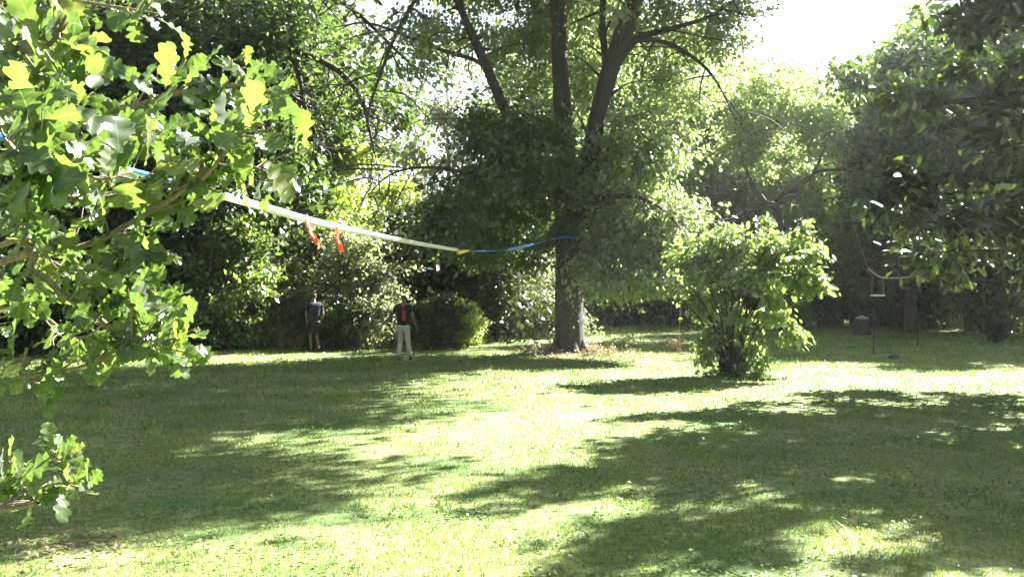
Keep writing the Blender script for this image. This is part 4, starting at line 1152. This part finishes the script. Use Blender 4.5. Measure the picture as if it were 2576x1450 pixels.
def round_bush():
    rng = np.random.default_rng(52); D = 33.5
    b = Q(2507, 850, D)
    root = empty("round_bush", (b[0], D, 0), "small dark ball-shaped bush on the lawn at the far right", "shrub")
    tb = Tubes()
    for k in range(5):
        a = k * 1.3; tb.add([(0, 0, -.05), (.05 * math.cos(a), .05 * math.sin(a), .15), (.2 * math.cos(a), .2 * math.sin(a), .4)], [.03, .02, .008], 6, 3)
    link("stem", tb.mesh("stem"), M['bark_dark'], root)
    V, Fc, C = foliage(rng, [(0, 0, .42, .36, .36, .36)], 500, 14, .045, LEAF_RHOMB, .07, 0, shell=.8)
    link("foliage", mesh_from("foliage", V, Fc), M['leaf_darkest'], root)
M['leaf_darkest'] = leaf_mat("leaf_darkest", (0.016, 0.022, 0.012), (0.03, 0.04, 0.018), None, .15, .6)
round_bush()

# ------------------------------------------------------------------ low plants and litter
def weed(dx, dy, D, label, r, h, mat, n, seed, size=.09, stalks=8, tmpl=LEAF_LONG):
    rng = np.random.default_rng(seed); b = Q(dx, dy, D)
    root = empty("weed_clump", (b[0], D, ground_z(b[0], D)), label, "weeds", "weed clumps left standing in the mown lawn")
    for k in range(stalks):
        tb = Tubes(); a = rng.random() * 6.28; q = r * rng.random(); hh = h * rng.uniform(.5, 1.05)
        tb.add([(q * .5 * math.cos(a), q * .5 * math.sin(a), -.03), (q * .8 * math.cos(a), q * .8 * math.sin(a), hh * .5), (q * 1.1 * math.cos(a), q * 1.1 * math.sin(a), hh)], [.007, .006, .003], 4, 3)
        link("stalk", tb.mesh("stalk"), M['straw'], root)
    V, Fc, C = foliage(rng, [(0, 0, h * .35, r, r, h * .4)], n // 8 + 1, 8, size, tmpl, .1, 0)
    V[:, 2] = np.maximum(V[:, 2], .01)
    link("foliage", mesh_from("foliage", V, Fc), mat, root)
M['straw'] = plain("dry_straw", (.38, .30, .17), .8)
M['leaf_dry'] = leaf_mat("leaf_dry", (0.14, 0.10, 0.06), (0.30, 0.24, 0.14), (0.38, 0.34, 0.2), .3, .6, (1.3, 1.2, .9))
weed(1560, 845, 33, "pale sunlit weeds just right of the big trunk's foot", .75, .55, M['leaf_pale'], 700, 1)
weed(1700, 868, 30, "dry straw-coloured weeds with one tall seed stalk left of the many-stemmed shrub", .45, .45, M['leaf_dry'], 380, 2)
weed(1520, 893, 28.3, "brown dead brush heaped at the right foot of the big trunk", .95, .30, M['leaf_dry'], 900, 3)
weed(1360, 880, 28.8, "dark dead brush at the left foot of the big trunk", .8, .22, M['leaf_dry'], 500, 4)
weed(950, 838, 34, "bright low weeds between the two people", .6, .4, M['leaf_yellow'], 400, 5)
weed(740, 850, 31, "greyish dead weeds at the feet of the person in dark blue", .8, .4, M['leaf_dry'], 400, 6)
def tall_stalk():
    b = Q(1707, 868, 29.6)
    root = empty("seed_stalk", (b[0], 29.6, 0), "single tall straw seed stalk standing left of the many-stemmed shrub", "grass stalk")
    tb = Tubes(); tb.add([(0, 0, -.05), (.02, 0, .8), (.06, 0, 1.45)], [.012, .010, .007], 5, 4)
    link("stalk", tb.mesh("stalk"), M['straw'], root)
    tb = Tubes(); tb.add([(.06, 0, 1.38), (.08, 0, 1.52), (.12, 0, 1.62)], [.012, .035, .008], 6, 3)
    link("seed_head", tb.mesh("seed_head"), M['straw'], root)
tall_stalk()
rng0 = np.random.default_rng(61)
SEEDL = ["leftmost", "second", "third", "fourth", "fifth", "sixth", "last"]
for i, dx in enumerate((1232, 1256, 1275, 1300, 1322, 1350, 1378)):   # row of little seedlings
    D = 31.6; b = Q(dx, 842, D)
    root = empty("seedling", (b[0], D, ground_z(b[0], D)), "%s in the row of small dark seedlings left of the big trunk" % SEEDL[i], "seedling", "small seedlings in front of the sunlit strip")
    h = rng0.uniform(.28, .42); tb = Tubes(); tb.add([(0, 0, -.02), (.02, 0, h * .5), (0, 0, h)], [.01, .008, .005], 5, 3)
    link("stem", tb.mesh("stem"), M['bark_dark'], root)
    n = 16; a = rng0.random(n) * 6.28
    pos = np.stack([.03 * np.cos(a), .03 * np.sin(a), h * rng0.uniform(.5, 1, n)], 1)
    V, Fc = leaves(pos, np.stack([np.cos(a), np.sin(a), -.5 * np.ones(n)], 1), np.tile([0, 0, 1.], (n, 1)) + rnd_dirs(rng0, n) * .3, rng0.uniform(.10, .17, n), LEAF_BROAD)
    link("leaves", mesh_from("leaves", V, Fc), M['leaf_dark'], root)

def litter():
    rng = np.random.default_rng(71)
    n1 = 350; x = rng.normal(size=n1) * .55 - 3.6; y = rng.normal(size=n1) * .30 + 7.75
    n2 = 550; x2 = rng.normal(size=n2) * 1.2 + 1.8; y2 = rng.normal(size=n2) * .8 + 28.3
    n3 = 500; x3 = rng.uniform(-7, 8, n3); y3 = rng.uniform(7, 20, n3)
    x = np.concatenate([x, x2, x3]); y = np.concatenate([y, y2, y3]); n = len(x)
    pos = np.stack([x, y, ground_z(x, y) + .015 + .02 * rng.random(n)], 1)
    V, Fc = leaves(pos, rnd_dirs(rng, n) * np.array([1, 1, .2]), np.array([0, 0, 1.]) + rnd_dirs(rng, n) * .5, np.concatenate([rng.uniform(.03, .07, n1), rng.uniform(.06, .14, n2), rng.uniform(.03, .06, n3)]), LEAF_RHOMB)
    o = link("fallen_leaves", mesh_from("fallen_leaves", V, Fc), M['leaf_dry'])
    tag(o, "scattered dry brown leaves lying on the grass", "leaf litter", kind='stuff')
litter()

def clover():
    rng = np.random.default_rng(73)
    xs_, ys_ = [], []
    for k in range(70):
        cy_ = rng.uniform(6.8, 17); cx_ = rng.uniform(-.55, .55) * cy_; r = rng.uniform(.12, .55)
        m = int(r * 330); xs_.append(cx_ + rng.normal(size=m) * r * 1.3); ys_.append(cy_ + rng.normal(size=m) * r * .7)
    x = np.concatenate(xs_); y = np.concatenate(ys_); keep = y > 6; x = x[keep]; y = y[keep]; n = len(x)
    pos = np.stack([x, y, ground_z(x, y) + rng.uniform(.02, .05, n)], 1)
    V, Fc = leaves(pos, rnd_dirs(rng, n) * np.array([1, 1, .15]), np.array([0, 0, 1.]) + rnd_dirs(rng, n) * .45, rng.uniform(.025, .055, n), LEAF_BROAD)
    o = link("clover", mesh_from("clover", V, Fc), leaf_mat("clover_leaf", (0.05, 0.11, 0.03), (0.11, 0.19, 0.05), (.2, .25, .1), .35, .4, (1.8, 1.8, 1.0)))
    tag(o, "patches of clover and low broad-leaved weeds in the lawn", "clover", kind='stuff')
clover()

def twig_on_lawn():
    a = Q(2102, 1325, 1); 
    def G(dx, dy):
        D = EYE * F / (dy * K - 280); return Q(dx, dy, D)
    A, B = G(2100, 1322), G(2150, 1385); O = A.copy(); O[2] = 0
    tb = Tubes(); tb.add([A - O + (0, 0, .05), (A + B) / 2 - O + (.02, 0, .07), B - O + (0, 0, .045)], [.005, .006, .004], 5, 4)
    o = link("fallen_twig", tb.mesh("fallen_twig"), M['straw']); o.location = O
    tag(o, "thin pale fallen twig lying on the grass at lower right", "twig")
    A, B = G(3350 * .6706, 1341 * .6706), None
twig_on_lawn()

def stone():
    rng = np.random.default_rng(88); D = 27.5; b = Q(2248, 897, D)
    tb = Tubes(); tb.add([(-.16, 0, .0), (-.08, 0, .04), (.06, 0, .05), (.17, 0, .01)], [.03, .07, .08, .03], 9, 3, .3, rng)
    o = link("stone", tb.mesh("stone"), plain("dark_stone", (.06, .055, .05), .8)); o.location = (b[0], D, ground_z(b[0], D))
    tag(o, "small dark stone lying on the sunlit lawn right of the nearer stake", "stone")
stone()

# ------------------------------------------------------------------ sunlit haze
def haze():
    import bmesh
    bm = bmesh.new(); bmesh.ops.create_cube(bm, size=1)
    me = bpy.data.meshes.new("haze"); bm.to_mesh(me); bm.free()
    o = bpy.data.objects.new("haze", me); col.objects.link(o)
    z0, z1 = -1.3, 25.0
    o.scale = (520, 520, z1 - z0); o.location = (0, 20, (z0 + z1) / 2)
    m = bpy.data.materials.new("haze_air"); m.use_nodes = True; t = m.node_tree
    t.nodes.remove(t.nodes["Principled BSDF"])
    v = t.nodes.new("ShaderNodeVolumePrincipled")
    v.inputs["Color"].default_value = (.93, .97, 1, 1); v.inputs["Density"].default_value = HAZE
    v.inputs["Anisotropy"].default_value = 0.5
    t.links.new(v.outputs[0], t.nodes["Material Output"].inputs["Volume"])
    me.materials.append(m)
    tag(o, "thin sunlit haze hanging in the air among the trees", "haze", kind='stuff')
HAZE = 0.00025
haze()
